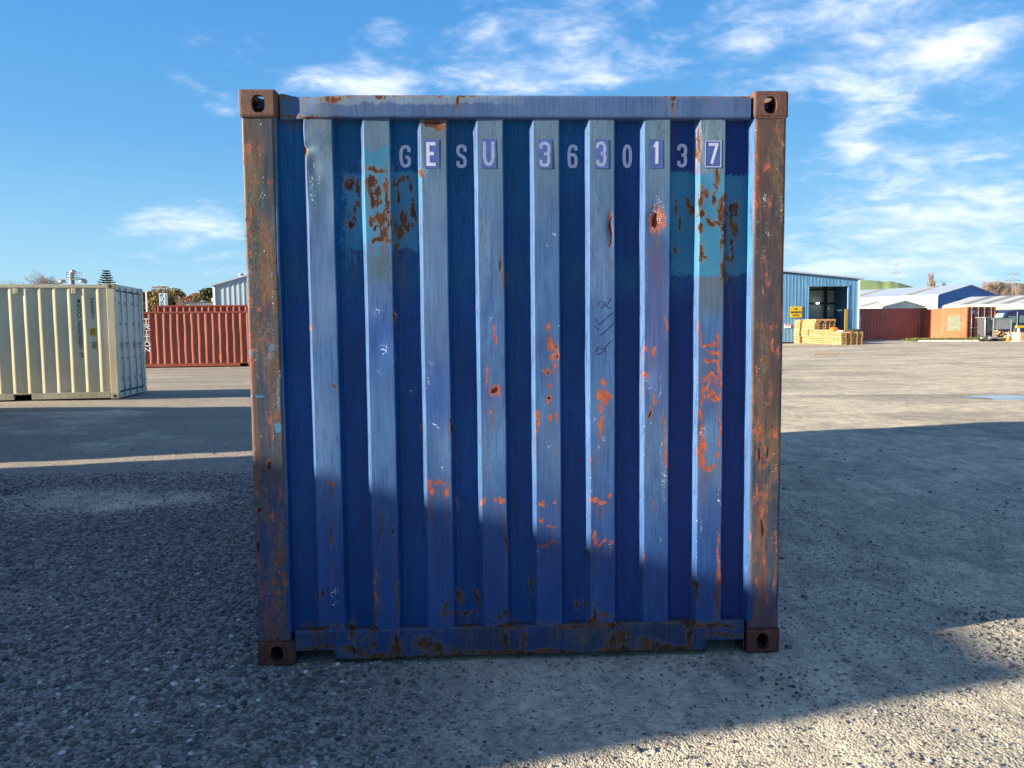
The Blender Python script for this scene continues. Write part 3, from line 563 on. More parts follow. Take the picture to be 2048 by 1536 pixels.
def casting(cx0, cx1, cy0, cy1, cz0, cz1, mat, side, top):
    """hollow block: bevelled box minus an inner box and three oval holes"""
    def tmp(bm):
        me = bpy.data.meshes.new('t'); bm.to_mesh(me); bm.free(); o = bpy.data.objects.new('t', me); COL.objects.link(o); return o
    def boxm(x0, x1, y0, y1, z0, z1, bev=0):
        bm = bmesh.new(); bmesh.ops.create_cube(bm, size=1)
        for v in bm.verts: v.co = Vector(((x0+x1)/2+v.co.x*(x1-x0), (y0+y1)/2+v.co.y*(y1-y0), (z0+z1)/2+v.co.z*(z1-z0)))
        if bev: bmesh.ops.bevel(bm, geom=bm.edges[:], offset=bev, segments=3, profile=.5, affect='EDGES')
        return bm
    def slot(axis, c, a, b, ln):
        bm = bmesh.new(); n = 28; ring = []
        for i in range(n):
            t = 2*math.pi*i/n; k = 2.6; u = a*math.copysign(abs(math.cos(t))**(2/k), math.cos(t)); w = b*math.copysign(abs(math.sin(t))**(2/k), math.sin(t)); ring.append((u, w))
        vs = []
        for s in (-1, 1):
            for u, w in ring:
                p = {'y': (u, s*ln, w), 'x': (s*ln, u, w), 'z': (u, w, s*ln)}[axis]; vs.append(bm.verts.new(Vector(c)+Vector(p)))
        for i in range(n): bm.faces.new((vs[i], vs[(i+1) % n], vs[n+(i+1) % n], vs[n+i]))
        bm.faces.new(vs[:n][::-1]); bm.faces.new(vs[n:]); bmesh.ops.recalc_face_normals(bm, faces=bm.faces[:]); return bm
    ob = tmp(boxm(cx0, cx1, cy0, cy1, cz0, cz1, .013)); w = .03
    cuts = [boxm(cx0+w*.8, cx1-w*.8, cy0+w, cy1-w*.8, cz0+.024, cz1-.024),
            slot('y', ((cx0+cx1)/2-.004*side, cy0, (cz0+cz1)/2-.003), .029, .038, .045),
            slot('x', (cx1 if side > 0 else cx0, (cy0+cy1)/2, (cz0+cz1)/2), .038, .026, .045),
            slot('z', ((cx0+cx1)/2, (cy0+cy1)/2, cz1 if top else cz0), .031, .06, .04)]
    tmps = []
    for cb in cuts:
        c = tmp(cb); tmps.append(c); md = ob.modifiers.new('b', 'BOOLEAN'); md.operation = 'DIFFERENCE'; md.object = c; md.solver = 'EXACT'
    dg = bpy.context.evaluated_depsgraph_get(); me = bpy.data.meshes.new_from_object(ob.evaluated_get(dg)); me.materials.clear()
    for o in tmps+[ob]: bpy.data.objects.remove(o)
    return link_mesh('corner_casting', me, mat, blue)
for s in (-1, 1):
    x0, x1 = sorted((s*W2, s*(W2-.165 if s < 0 else W2-.160)))
    casting(x0, x1, 0, .178, H_-.122, H_, M['castT'], s, True)
    x0, x1 = sorted((s*W2, s*(W2-.170 if s < 0 else W2-.160)))
    casting(x0, x1, 0, .178, 0, .118, M['castB'], s, False)
    x0, x1 = sorted((s*W2, s*(W2-.162)))
    casting(x0, x1, L_-.178, L_, H_-.118, H_, M['castT'], s, True)
    casting(x0, x1, L_-.178, L_, 0, .118, M['castB'], s, False)

def corr_mesh(L, z0, z1, pitch=.278, out=.07, sl=.034, dep=.036, start=.0, y0=0, flip=1, wob=0., seed=0):
    """wall of vertical ribs along x from 0 to L, its outer face at y0, recesses inward by dep"""
    pts = [(0, dep)]; x = start
    while x+out+2*sl < L-.02:
        pts += [(x+.001, dep), (x+sl, 0), (x+sl+out, 0), (x+2*sl+out, dep)]; x += pitch
    pts.append((L, dep)); pts = [p for i, p in enumerate(pts) if i == 0 or p[0] > pts[i-1][0]+1e-6]
    nz = 8 if wob else 2; zz = np.linspace(z0, z1, nz); P = np.zeros((len(pts), nz, 3)); pr = np.array(pts)
    P[..., 0] = pr[:, 0, None]; P[..., 1] = y0+flip*pr[:, 1, None]; P[..., 2] = zz
    if wob:
        P[..., 0] += (fbm(P[..., 0]*2+seed, P[..., 2]*2.2, seed, 3)-.5)*wob; P[..., 1] += (fbm(P[..., 0]*3, P[..., 2]*2, seed+5, 3)-.5)*wob*.6
    return P.reshape(-1, 3), grid_faces(len(pts), nz)
def rot_np(P, M4): return (np.array(M4.to_3x3())@P.T).T+np.array(M4.translation)
# sides, roof, far end and floor frame of the blue container
for s in (-1, 1):
    P, Fq = corr_mesh(L_-.32, .15, 2.50, start=.06, dep=.036)
    if s < 0: Q = np.stack([np.full(len(P), -W2+.012)+P[:, 1], L_-.16-P[:, 0], P[:, 2]], -1)
    else: Q = np.stack([np.full(len(P), W2-.012)-P[:, 1], .16+P[:, 0], P[:, 2]], -1)
    np_mesh('side_panel', Q, Fq, M['bluewall'], blue)
    mb = MB(); a, b = sorted((s*(W2-.005), s*(W2-.065)))
    mb.box(a, b, .17, L_-.17, .025, .155); mb.build('bottom_side_rail', M['bluewall'], blue, .004)
    MB().box(a, b, .17, L_-.17, 2.50, 2.571).build('top_side_rail', M['bluewall'], blue, .004)
    mb = MB(); a, b = sorted((s*(W2-.007), s*(W2-.15))); mb.box(a, b, L_-.16, L_-.006, .117, 2.474); mb.build('corner_post', M['bluewall'], blue, .006)
MB().box(-W2+.06, W2-.06, .09, L_-.06, 2.535, 2.56).build('roof_panel', M['bluewall'], blue)
mb = MB()
for s in (-1, 1):
    a, b = sorted((s*.004, s*(W2-.15))); mb.box(a, b, L_-.07, L_-.02, .13, 2.47)
mb.build('rear_door', M['bluewall'], blue, .004)
mb = MB(); mb.box(-W2+.066, W2-.066, .1, L_-.07, .125, .15)
for i in range(14): mb.box(-W2+.066, W2-.066, .3+i*.41, .35+i*.41, .04, .124)
mb.build('floor_frame', M['dark'], blue)
MB().box(-XR, XR, L_-.10, L_-.004, 2.475, 2.572).build('rear_header', M['bluewall'], blue, .004)
MB().box(-XR, XR, L_-.10, L_-.004, .025, .125).build('rear_sill', M['bluewall'], blue, .004)

for s in (-1, 1):
    for z in (.1195, 2.4705):
        mb = MB(); n = 26; x0, x1 = s*(W2-.150), s*(W2-.012)
        for i in range(n): a = x0+(x1-x0)*i/n; b = x0+(x1-x0)*(i+1.15)/n; mb.bar((a, .0035, z), (b, .0035+.001*(i % 2), z), .0042, .0034, 6)
        mb.build('weld_bead', M['castB'] if z < 1 else M['castT'], blue)
# --- registration characters
def panel_y(x, z):
    j = int(np.argmin(np.abs(xs-x))); i = int(np.argmin(np.abs(zs-z))); return float(Y[j, i])
def min_y(a, b): return min(panel_y(u, w) for u in np.linspace(a[0], b[0], 6) for w in np.linspace(a[2], b[2], 8))
def plane_to3(Y0): return lambda u, v, l: (u, Y0-.0022-l, v)
def stamp(c, px0, px1, py0, py1, mat, t=.0135, yy=YP, skew=0.):
    a = at(px0, py1, yy); b = at(px1, py0, yy); mb = MB(); yloc = min_y(a, b)
    z0 = a[2]; hh = b[2]-a[2]
    rnd_ = 0; glyph(mb, c, a[0]+t/2, a[2]+t/2, b[0]-a[0]-t, hh-t, t, lambda u, v, l: (u+skew*(v-z0), yloc-.0016-l, v))
    return mb.build('registration_character', mat, blue)
def patch(px0, px1, py0, py1, yy, mat, border=False):
    a = at(px0, py1, yy); b = at(px1, py0, yy); yl = min_y(a, b)
    MB().box(a[0], b[0], yl-.0012, yl-.0006, a[2], b[2]).build('character_sticker', mat, blue)
    if border:
        mb = MB(); e = .003; t = .0035; y_ = yl-.0020
        mb.box(a[0]+e, b[0]-e, y_, y_+.0006, b[2]-e-t, b[2]-e); mb.box(a[0]+e, b[0]-e, y_, y_+.0006, a[2]+e, a[2]+e+t)
        mb.box(a[0]+e, a[0]+e+t, y_, y_+.0006, a[2]+e+t, b[2]-e-t); mb.box(b[0]-e-t, b[0]-e, y_, y_+.0006, a[2]+e+t, b[2]-e-t)
        mb.build('check_digit_frame', M['letter'], blue)
LT, LD = M['letter'], M['letterdim']
for c, a, b, y0, y1, yy, st, mt in (('G', 799, 821, 290, 335, YR, 0, LT), ('E', 853, 874, 284, 332, YP, (850, 878, 279, 337), LT), ('S', 913, 933, 289, 336, YR, 0, LT), ('U', 966, 989, 280, 332, YP, (964, 992, 278, 337), LD),
        ('3', 1079, 1101, 283, 334, YP, (1077, 1104, 278, 337), LD), ('6', 1135, 1155, 289, 336, YR, 0, LT), ('3', 1192, 1213, 283, 333, YP, (1190, 1217, 279, 337), LD), ('0', 1245, 1264, 289, 336, YR, 0, LT),
        ('1', 1304, 1321, 283, 331, YP, (1299, 1326, 279, 337), LT), ('3', 1354, 1374, 288, 335, YR, 0, LT), ('7', 1414, 1437, 286, 331, YP, (1408, 1444, 280, 336), LT)):
    if st: patch(*st, yy, M['sticker'], c == '7')
    stamp(c, a, b, y0, y1, mt, .0145 if c != '7' else .013, yy)
# scribble in marker pen on the sixth rib
mb = MB()
def scrib(p, k):
    q = [at(a, b, YP) for a, b in p]; yl = min(panel_y(v[0], v[2]) for v in q)
    ribbon(mb, ch([(v[0], v[2]) for v in q], 2), .0058, lambda u, v, l: (u, yl-.0018-l, v), k*.0003)
scrib([(1218, 594), (1214, 606), (1202, 614), (1192, 612), (1194, 603), (1204, 601), (1208, 610), (1213, 616), (1218, 614)], 0)
scrib([(1186, 636), (1193, 650), (1208, 635), (1222, 624)], 1); scrib([(1182, 650), (1193, 659)], 2)
scrib([(1195, 669), (1208, 658), (1222, 645)], 3)
scrib([(1216, 680), (1206, 692), (1196, 706), (1186, 708), (1186, 696), (1198, 688), (1202, 698), (1206, 704)], 4)
mb.build('marker_scribble', M['marker'], blue)
# ------------------------------------------------------------------ ground
def ground_mat():
    m, nt, b = material('gravel_yard'); tc = N(nt, 'ShaderNodeTexCoord'); v = tc.outputs['Object']
    dust = N(nt, 'ShaderNodeAttribute', attribute_name='dust').outputs['Fac']; track = N(nt, 'ShaderNodeAttribute', attribute_name='track').outputs['Fac']
    vo = N(nt, 'ShaderNodeTexVoronoi'); vo.inputs['Scale'].default_value = 62; vo.inputs['Randomness'].default_value = 1; nt.links.new(v, vo.inputs['Vector'])
    vo2 = N(nt, 'ShaderNodeTexVoronoi'); vo2.inputs['Scale'].default_value = 120; nt.links.new(v, vo2.inputs['Vector'])
    fine = noise(nt, v, 240, 4, .65); mid = noise(nt, v, 9, 6, .65, .5); big = noise(nt, v, .55, 6, .6, .6); blot = noise(nt, v, 2.3, 5, .6, .8)
    sepc = N(nt, 'ShaderNodeSeparateColor'); nt.links.new(vo.outputs['Color'], sepc.inputs[0])
    sep2 = N(nt, 'ShaderNodeSeparateColor'); nt.links.new(vo2.outputs['Color'], sep2.inputs[0])
    stone = mixc(nt, sepc.outputs[0], (.10, .10, .10), (.42, .40, .37)); stone2 = mixc(nt, sep2.outputs[0], (.12, .115, .11), (.52, .49, .43))
    d = mth(nt, 'ADD', dust, mth(nt, 'MULTIPLY', mth(nt, 'SUBTRACT', mid, .5), 1.1)); d = mth(nt, 'ADD', d, mth(nt, 'MULTIPLY', mth(nt, 'SUBTRACT', blot, .5), 1.7))
    dm = ramp(nt, d, .25, 1.15)
    base = mixc(nt, ramp(nt, fine, .3, .7), (.46, .43, .365), (.74, .69, .59))
    base = mixc(nt, ramp(nt, big, .35, .65), mixc(nt, 1., base, (.84, .86, .88), 'MULTIPLY'), base)
    m3 = noise(nt, v, 26, 5, .7, .4); base = mixc(nt, ramp(nt, m3, .3, .7), mixc(nt, 1., base, (.68, .68, .69), 'MULTIPLY'), mixc(nt, 1., base, (1.15, 1.14, 1.1), 'MULTIPLY'))
    grain = noise(nt, v, 1, 5, .75, .3, (5, 2.2, 1)); base = mixc(nt, ramp(nt, grain, .34, .62), mixc(nt, 1., base, (.70, .71, .74), 'MULTIPLY'), mixc(nt, 1., base, (1.1, 1.09, 1.06), 'MULTIPLY'))
    st = mixc(nt, .5, stone, stone2)
    c = mixc(nt, dm, st, base)
    dark = ramp(nt, noise(nt, v, 1.6, 6, .7, 1.2), .56, .68)
    c = mixc(nt, mth(nt, 'MULTIPLY', dark, .42), c, (.15, .15, .15))
    tr = noise(nt, v, 1, 4, .6, .4, (.10, .9, 1)); tr = mth(nt, 'MULTIPLY', ramp(nt, tr, .45, .6), track)
    c = mixc(nt, mth(nt, 'MULTIPLY', tr, .38), c, (.15, .15, .155))
    # sparse pale and dark chippings
    pal = mth(nt, 'MULTIPLY', mth(nt, 'GREATER_THAN', sep2.outputs[1], .955), mth(nt, 'LESS_THAN', vo2.outputs['Distance'], .36))
    c = mixc(nt, mth(nt, 'MULTIPLY', pal, .8), c, (.62, .60, .55))
    drk = mth(nt, 'MULTIPLY', mth(nt, 'GREATER_THAN', sep2.outputs[2], .96), mth(nt, 'LESS_THAN', vo2.outputs['Distance'], .4))
    c = mixc(nt, mth(nt, 'MULTIPLY', drk, .5), c, (.09, .09, .09))
    c = mixc(nt, 1., c, (1.16, 1.11, 1.02), 'MULTIPLY')
    nt.links.new(c, b.inputs['Base Color']); b.inputs['Roughness'].default_value = .93; b.inputs['Specular IOR Level'].default_value = .15
    h = mth(nt, 'SUBTRACT', 1, vo.outputs['Distance']); h2 = mth(nt, 'SUBTRACT', 1, vo2.outputs['Distance'])
    h = mth(nt, 'ADD', mth(nt, 'MULTIPLY', h, mth(nt, 'SUBTRACT', 1.0, mth(nt, 'MULTIPLY', dm, .72))), mth(nt, 'MULTIPLY', h2, .38))
    h = mth(nt, 'ADD', h, mth(nt, 'MULTIPLY', mid, .9)); h = mth(nt, 'ADD', h, mth(nt, 'MULTIPLY', blot, 1.4))
    bp = N(nt, 'ShaderNodeBump'); bp.inputs['Strength'].default_value = .75; bp.inputs['Distance'].default_value = .013
    nt.links.new(h, bp.inputs['Height']); nt.links.new(bp.outputs[0], b.inputs['Normal']); return m
M['ground'] = ground_mat()
def dustf(x, y):
    """1 where fine dust covers the stones; stony along a curved band left and in front of the container"""
    f = fbm(x*.55+3, y*.55+8, 50, 4)
    stony = np.exp(-((y+.35-.25*(x+1.2)**2*.2)/1.5)**2)*sst((.7-x)/1.6)
    stony = np.maximum(stony, sst((1.2-np.abs(y-1.2))/1.8)*sst((.2-x)/.8)*.8)
    lf = sst((-x-.2)/1.2); ds = .95*sst((f-.30-.17*lf)*2.6)+.32-.28*lf-.55*stony+.22*sst((x-1)/1.5)
    ds += .45*np.exp(-((x+2.6)/.55)**2-((y-.9)/.8)**2)*1.0 + .4*np.exp(-((x+1.55)/.3)**2-((y-.12)/.22)**2)
    return np.clip(ds, 0, 1)
gx = np.concatenate([-np.geomspace(8, 2600, 46)[::-1], np.linspace(-8, 9, 340)[1:-1], np.geomspace(9, 2600, 60)])
gy = np.concatenate([-np.geomspace(3, 400, 26)[::-1], np.linspace(-3, 14, 340)[1:-1], np.geomspace(14, 4200, 90)])
GX, GY = np.meshgrid(gx, gy, indexing='ij')
near = sst((40-np.hypot(GX, GY))/30)
GZ = zg(GX, GY)+((fbm(GX*.8, GY*.8, 2, 4)-.5)*.035+(fbm(GX*4, GY*4, 3, 3)-.5)*.008)*near*(1-np.exp(-(np.clip(np.maximum(np.abs(GX)-1.25, np.maximum(-.1-GY, GY-6.2)), 0, None)/.4)**2)*.999) - .004
PUD = at(2010, 795, 12.2)
GZ -= .03*np.exp(-((GX-PUD[0]-.25)/1.0)**4-((GY-12.3)/.55)**2)
g = np_mesh('ground', np.stack([GX, GY, GZ], -1).reshape(-1, 3), grid_faces(len(gx), len(gy)), M['ground'], None, True); tag(g, kind='structure')
attr_f(g.data, 'dust', dustf(GX, GY).ravel()); attr_f(g.data, 'track', (sst((GY-6)/6)).ravel())
def gz(x, y):
    x = np.asarray(x, float); y = np.asarray(y, float)
    near = sst((40-np.hypot(x, y))/30)
    return zg(x, y)+((fbm(x*.8, y*.8, 2, 4)-.5)*.035+(fbm(x*4, y*4, 3, 3)-.5)*.008)*near*(1-np.exp(-(np.clip(np.maximum(np.abs(x)-1.25, np.maximum(-.1-y, y-6.2)), 0, None)/.4)**2)*.999) - .004
# puddle
m, nt, b = material('puddle_water'); b.inputs['Base Color'].default_value = (.06, .07, .07, 1); b.inputs['Roughness'].default_value = .03
M['water'] = m
mb = MB(); n = 48; ring = []
for i in range(n):
    t = 2*math.pi*i/n; r = 1+.16*math.sin(3*t+1)+.10*math.sin(5*t)+.06*math.sin(9*t+2)
    ring.append((PUD[0]+.35+1.05*r*math.cos(t), 12.3+.52*r*math.sin(t), float(gz(PUD[0]-.6, 12.3))-.004))
mb.add(ring, [tuple(range(n))]); mb.build('water', M['water'], None, kind='structure')

# loose stones: real pebbles where the camera can make them out
def ico(sub):
    bm = bmesh.new(); bmesh.ops.create_icosphere(bm, subdivisions=sub, radius=1); V = np.array([v.co[:] for v in bm.verts]); Ff = np.array([[v.index for v in f.verts] for f in bm.faces]); bm.free(); return V, Ff
def stones(name, xy, size, sub, seed, bright=1.):
    V, Ff = ico(sub); rng = np.random.default_rng(seed); n = len(xy)
    VV = np.repeat(V[None], n, 0)
    # three lobes push each pebble out of round
    for _ in range(3):
        d = rng.normal(size=(n, 1, 3)); d /= np.linalg.norm(d, axis=2, keepdims=True); VV = VV*(1+.22*rng.uniform(-1, 1, (n, 1, 1))*np.maximum(0, (V[None]*d).sum(2, keepdims=True)))
    sc = size[:, None, None]*np.stack([rng.uniform(.8, 1.25, n), rng.uniform(.6, .95, n), rng.uniform(.38, .6, n)], -1)[:, None, :]
    VV = VV*sc; a = rng.uniform(0, math.tau, n); ti = rng.normal(0, .22, n)
    x, y, z = VV[..., 0].copy(), VV[..., 1].copy(), VV[..., 2].copy()
    x, z = x*np.cos(ti)[:, None]-z*np.sin(ti)[:, None], x*np.sin(ti)[:, None]+z*np.cos(ti)[:, None]
    X_ = x*np.cos(a)[:, None]-y*np.sin(a)[:, None]+xy[:, 0, None]; Y_ = x*np.sin(a)[:, None]+y*np.cos(a)[:, None]+xy[:, 1, None]
    Z_ = z+(gz(xy[:, 0], xy[:, 1])+size*.18)[:, None]
    P = np.stack([X_, Y_, Z_], -1).reshape(-1, 3); FF = (Ff[None]+(np.arange(n)*len(V))[:, None, None]).reshape(-1, 3)
    o = np_mesh(name, P, FF, M['stone'], None, True)
    t = rng.uniform(0, 1, n); w = rng.uniform(0, 1, n)
    c = (.10+.22*t[:, None]**1.5)*np.array([1, .985, .95])*bright
    c = np.where((w > .965)[:, None], c*1.9+.05, c); c = np.where(((w > .90) & (w < .93))[:, None], c*np.array([1.25, 1.0, .85]), c); c = np.where((w < .06)[:, None], c*.5, c)
    attr_c(o.data, 'tone', np.repeat(c, len(V), 0)); return tag(o, kind='stuff')
m, nt, b = material('pebble_stone'); A = N(nt, 'ShaderNodeAttribute', attribute_name='tone'); tc = N(nt, 'ShaderNodeTexCoord')
nn = noise(nt, tc.outputs['Object'], 170, 4, .6); nt.links.new(mixc(nt, ramp(nt, nn, .3, .7), mixc(nt, 1., A.outputs['Color'], (.8, .8, .8), 'MULTIPLY'), mixc(nt, 1., A.outputs['Color'], (1.2, 1.2, 1.2), 'MULTIPLY')), b.inputs['Base Color'])
b.inputs['Roughness'].default_value = .85; b.inputs['Specular IOR Level'].default_value = .25
M['stone'] = m
def field(n, x0, x1, y0, y1, seed, keep):
    rng = np.random.default_rng(seed); x = rng.uniform(x0, x1, n); y = rng.uniform(y0, y1, n)
    inside = (np.abs(x) < 1.16) & (y > .02); vis = (np.abs(x-CAM[0]-.04*(y-CAM[1])) < .70*(y-CAM[1])+.35)
    k = ~inside & vis & (rng.uniform(0, 1, n) < keep(x, y)); return np.stack([x[k], y[k]], -1), rng
xy, rng = field(120000, -6.2, 2.6, -1.25, 5.0, 5, lambda x, y: np.clip(1.2-dustf(x, y)*1.05, .16-.12*sst(x+.2), 1)*sst((5.4-y)/2.5+.1))
stones('pebbles', xy, rng.uniform(.005, .0175, len(xy))*(1-.5*dustf(xy[:, 0], xy[:, 1])), 2, 6)
xy, rng = field(150000, -5, 5, -1.25, 4.2, 15, lambda x, y: np.clip(.30+.5*fbm(x*1.3, y*1.3, 90, 3)-.1*dustf(x, y), 0, 1)*sst((4.2-y)/2))
stones('grit', xy, rng.uniform(.002, .0058, len(xy))*(1+.9*(rng.uniform(0, 1, len(xy)) > .97)), 1, 16, 1.25)

xy, rng = field(420, -5, 5, -1.25, 7, 25, lambda x, y: np.full(len(x), 1.))
stones('loose_stones', xy, rng.uniform(.010, .022, len(xy)), 2, 26, 1.1)

# ------------------------------------------------------------------ other containers
def rib_paint(name, c, c2, dirt=(.06, .035, .02), amt=.35):
    m, nt, b = material(name); tc = N(nt, 'ShaderNodeTexCoord'); v = tc.outputs['Object']
    n = noise(nt, v, 1.2, 5, .6, .3, (1, 1, .6)); s = noise(nt, v, 1, 5, .65, .2, (9, 9, .7)); t = noise(nt, v, 7, 6, .7, .6)
    col = mixc(nt, ramp(nt, n, .3, .7), c, c2); col = mixc(nt, mth(nt, 'MULTIPLY', ramp(nt, s, .52, .75), amt*.7), col, dirt)
    col = mixc(nt, mth(nt, 'MULTIPLY', ramp(nt, t, .62, .70), amt), col, dirt)
    nt.links.new(col, b.inputs['Base Color']); b.inputs['Roughness'].default_value = .55; b.inputs['Specular IOR Level'].default_value = .3; return m
M['cream'] = rib_paint('cream_paint', (.60, .52, .33), (.69, .62, .43), (.26, .22, .13), .3)
M['cream_door'] = rib_paint('pale_door_paint', (.56, .58, .50), (.66, .67, .60), (.28, .30, .26), .3)
M['red'] = rib_paint('oxide_red_paint', (.29, .072, .045), (.36, .095, .06), (.05, .018, .012), .4)
M['maroon'] = rib_paint('dull_maroon_paint', (.33, .115, .09), (.39, .14, .11), (.06, .02, .015), .4)
M['orange'] = rib_paint('faded_orange_paint', (.42, .105, .052), (.50, .14, .072), (.28, .10, .05), .35)
M['doormaroon'] = rib_paint('dark_maroon_paint', (.09, .025, .02), (.13, .035, .028), (.03, .015, .012), .4)
M['gasket'] = simple('black_gasket', (.03, .032, .03), .7); M['ochre'] = simple('ochre_post_paint', (.30, .215, .035), .6); M['galv'] = simple('galvanised_steel', (.42, .45, .47), .45, .6, .15, 8)
M['black'] = simple('black_lettering', (.02, .02, .025), .6); M['white'] = simple('white_lettering', (.72, .70, .68), .6, 0, .1, 20, (1, 1, 1), (.3, .1, .07), .4)
M['yellow'] = simple('yellow_sign_paint', (.62, .42, .015), .5, 0, .06, 12); M['cast'] = rusty('rust_stained_casting', (.45, .38, .25), (.52, .44, .30), (.20, .07, .03), .5)
M['sidegrey'] = simple('dark_brown_matt', (.04, .02, .015), .8)  # plain dark brown, assigned to no part
def box_container(name, label, loc, rz, L=6.058, H=2.591, W=2.438, paint='red', doorpaint=None, pitch=.278, out=.07, sl=.034, castmat=None, doors='right', group=None, wob=.012, seed=1, pockets=True, start=.17, dep=.036, rightcast=True):
    """local frame: front side on y=0 facing -y, length along +x from 0 to L"""
    t = empty(name, loc, rz, label=label, cat='shipping container', group=group); pm = M[paint]; dm = M[doorpaint or paint]; cm_ = castmat or pm
    for side in (0, 1):
        P, Fq = corr_mesh(L-.30, .16, H-.09, pitch, out, sl, dep, start-.15, 0, 1, wob, seed+side); P[:, 0] += .15
        P[:, 1] += .014
        if side: P[:, 1] = W-P[:, 1]
        np_mesh('side_panel', P, Fq, pm, t)
        mb = MB(); ya, yb = ((.004, .06) if side == 0 else (W-.06, W-.004))
        if pockets:
            xs_ = [.17, L/2-1.05-.18, L/2-1.05+.18, L/2+1.05-.18, L/2+1.05+.18, L-.17]
            for a, b in ((0, 1), (2, 3), (4, 5)): mb.box(xs_[a], xs_[b], ya, yb, .02, .162)
            for a, b in ((1, 2), (3, 4)): mb.box(xs_[a], xs_[b], ya, yb, .135, .162)
        else: mb.box(.17, L-.17, ya, yb, .02, .162)
        mb.build('bottom_rail', pm, t, .004)
        MB().box(.17, L-.17, ya+.002, yb, H-.095, H-.02).build('top_rail', pm, t, .004)
        for xa, xb in ((0.004, .16), (L-.16, L-.004)):
            MB().box(xa, xb, (0.003 if side == 0 else W-.12), (.12 if side == 0 else W-.003), .118, H-.118).build('corner_post', pm, t, .006)
            for z0 in (0, H-.118):
                o = MB()
                o.box(xa-.004*(xa < 1), xb+.004*(xa > 1), (0 if side == 0 else W-.162), (.162 if side == 0 else W), z0, z0+.118)
                cst = o.build('corner_casting', cm_, t, .006)
                if side == 0:
                    h = MB(); xm = (xa+xb)/2; n = 12; vs = [(xm+.03*math.cos(2*math.pi*i/n), -.0025, z0+.059+.04*math.sin(2*math.pi*i/n)) for i in range(n)]
                    h.add(vs, [tuple(range(n))]); hh = h.build('casting_hole', M['dark'], cst)
    MB().box(.05, L-.05, .05, W-.05, H-.05, H-.028).build('roof_panel', pm, t)
    MB().box(.05, L-.05, .05, W-.05, .12, .15).build('floor_panel', M['dark'], t)
    for end in (0, 1):
        xo = L if end else 0; sgn = 1 if end else -1
        if (end == 1) != (doors == 'right'):
            P, Fq = corr_mesh(W-.24, .16, H-.1, .25, .11, .02, .04, .05); Q = np.stack([xo-sgn*(P[:, 1]+.01), P[:, 0]+.12, P[:, 2]], -1); np_mesh('end_panel', Q, Fq, pm, t)
            MB().box(min(xo-sgn*.005, xo-sgn*.07), max(xo-sgn*.005, xo-sgn*.07), .165, W-.165, .02, .162).build('end_sill', pm, t); MB().box(min(xo-sgn*.005, xo-sgn*.07), max(xo-sgn*.005, xo-sgn*.07), .165, W-.165, H-.1, H-.006).build('end_header', pm, t)
            continue
        X0 = lambda d, w: (xo-sgn*d-w/2, xo-sgn*d+w/2)
        a, b = X0(.05, .08); MB().box(a, b, .165, W-.165, .01, .125).build('door_sill', dm, t, .004); MB().box(a, b, .165, W-.165, H-.125, H-.003).build('door_header', dm, t, .004)
        for k in range(2):
            y0 = .14+k*(W/2-.135); y1 = y0+W/2-.15; a, b = X0(.05, .04)
            mb = MB(); mb.box(a, b, y0, y1, .17, H-.16)
            # raised outer frame and three shallow horizontal bands
            fo = xo-sgn*.026
            for (p, q, r, s) in ((y0, y1, .17, .25), (y0, y1, H-.24, H-.16), (y0, y0+.07, .25, H-.24), (y1-.07, y1, .25, H-.24)): mb.box(min(fo-.006, fo+.006), max(fo-.006, fo+.006), p, q, r, s)
            for i in range(1, 5):
                zc = .25+(H-.49)*i/5; mb.box(min(fo-.007, fo+.003), max(fo-.007, fo+.003), y0+.07, y1-.07, zc-.05, zc+.05)
            d = mb.build('door', dm, t, .003)
            mb = MB(); a2, b2 = X0(.028, .012); mb.box(a2, b2, y0-.022, y0-.002, .15, H-.14); mb.box(a2, b2, y1+.002, y1+.022, .15, H-.14); mb.box(a2, b2, y0-.022, y1+.022, H-.158, H-.135); mb.box(a2, b2, y0-.022, y1+.022, .142, .165); mb.build('door_gasket', M['gasket'], d)
            for by in (y0+.26, y1-.24):
                mb = MB(); xb_ = xo+sgn*.012; mb.bar((xb_, by, .08), (xb_, by, H-.06), .017, n=8)
                for z in (.09, H-.10): mb.box(xb_-.03, xb_+.03, by-.05, by+.05, z-.045, z+.045)
                for z in (.42, .9, 1.7, H-.42): mb.box(xb_-.03, xb_+.022, by-.035, by+.035, z-.03, z+.03)
                mb.build('locking_bar', M['galv'], d)
                mb = MB(); mb.bar((xb_+sgn*.02, by, 1.20), (xb_+sgn*.03, by+.36*(1 if by < (y0+y1)/2 else -1), 1.16), .011, n=6); mb.box(xb_-.02, xb_+.035, by-.04, by+.05, 1.13, 1.27); mb.build('door_handle', M['galv'], d)
            for z in (.32, .93, 1.62, H-.35):
                hy = .10 if k == 0 else W-.10; mb = MB(); mb.box(xo-.02, xo+.02, hy-.05, hy+.09*(1 if k == 0 else 0)+.05*(k), z-.045, z+.045); mb.build('hinge', dm, d)
    return t
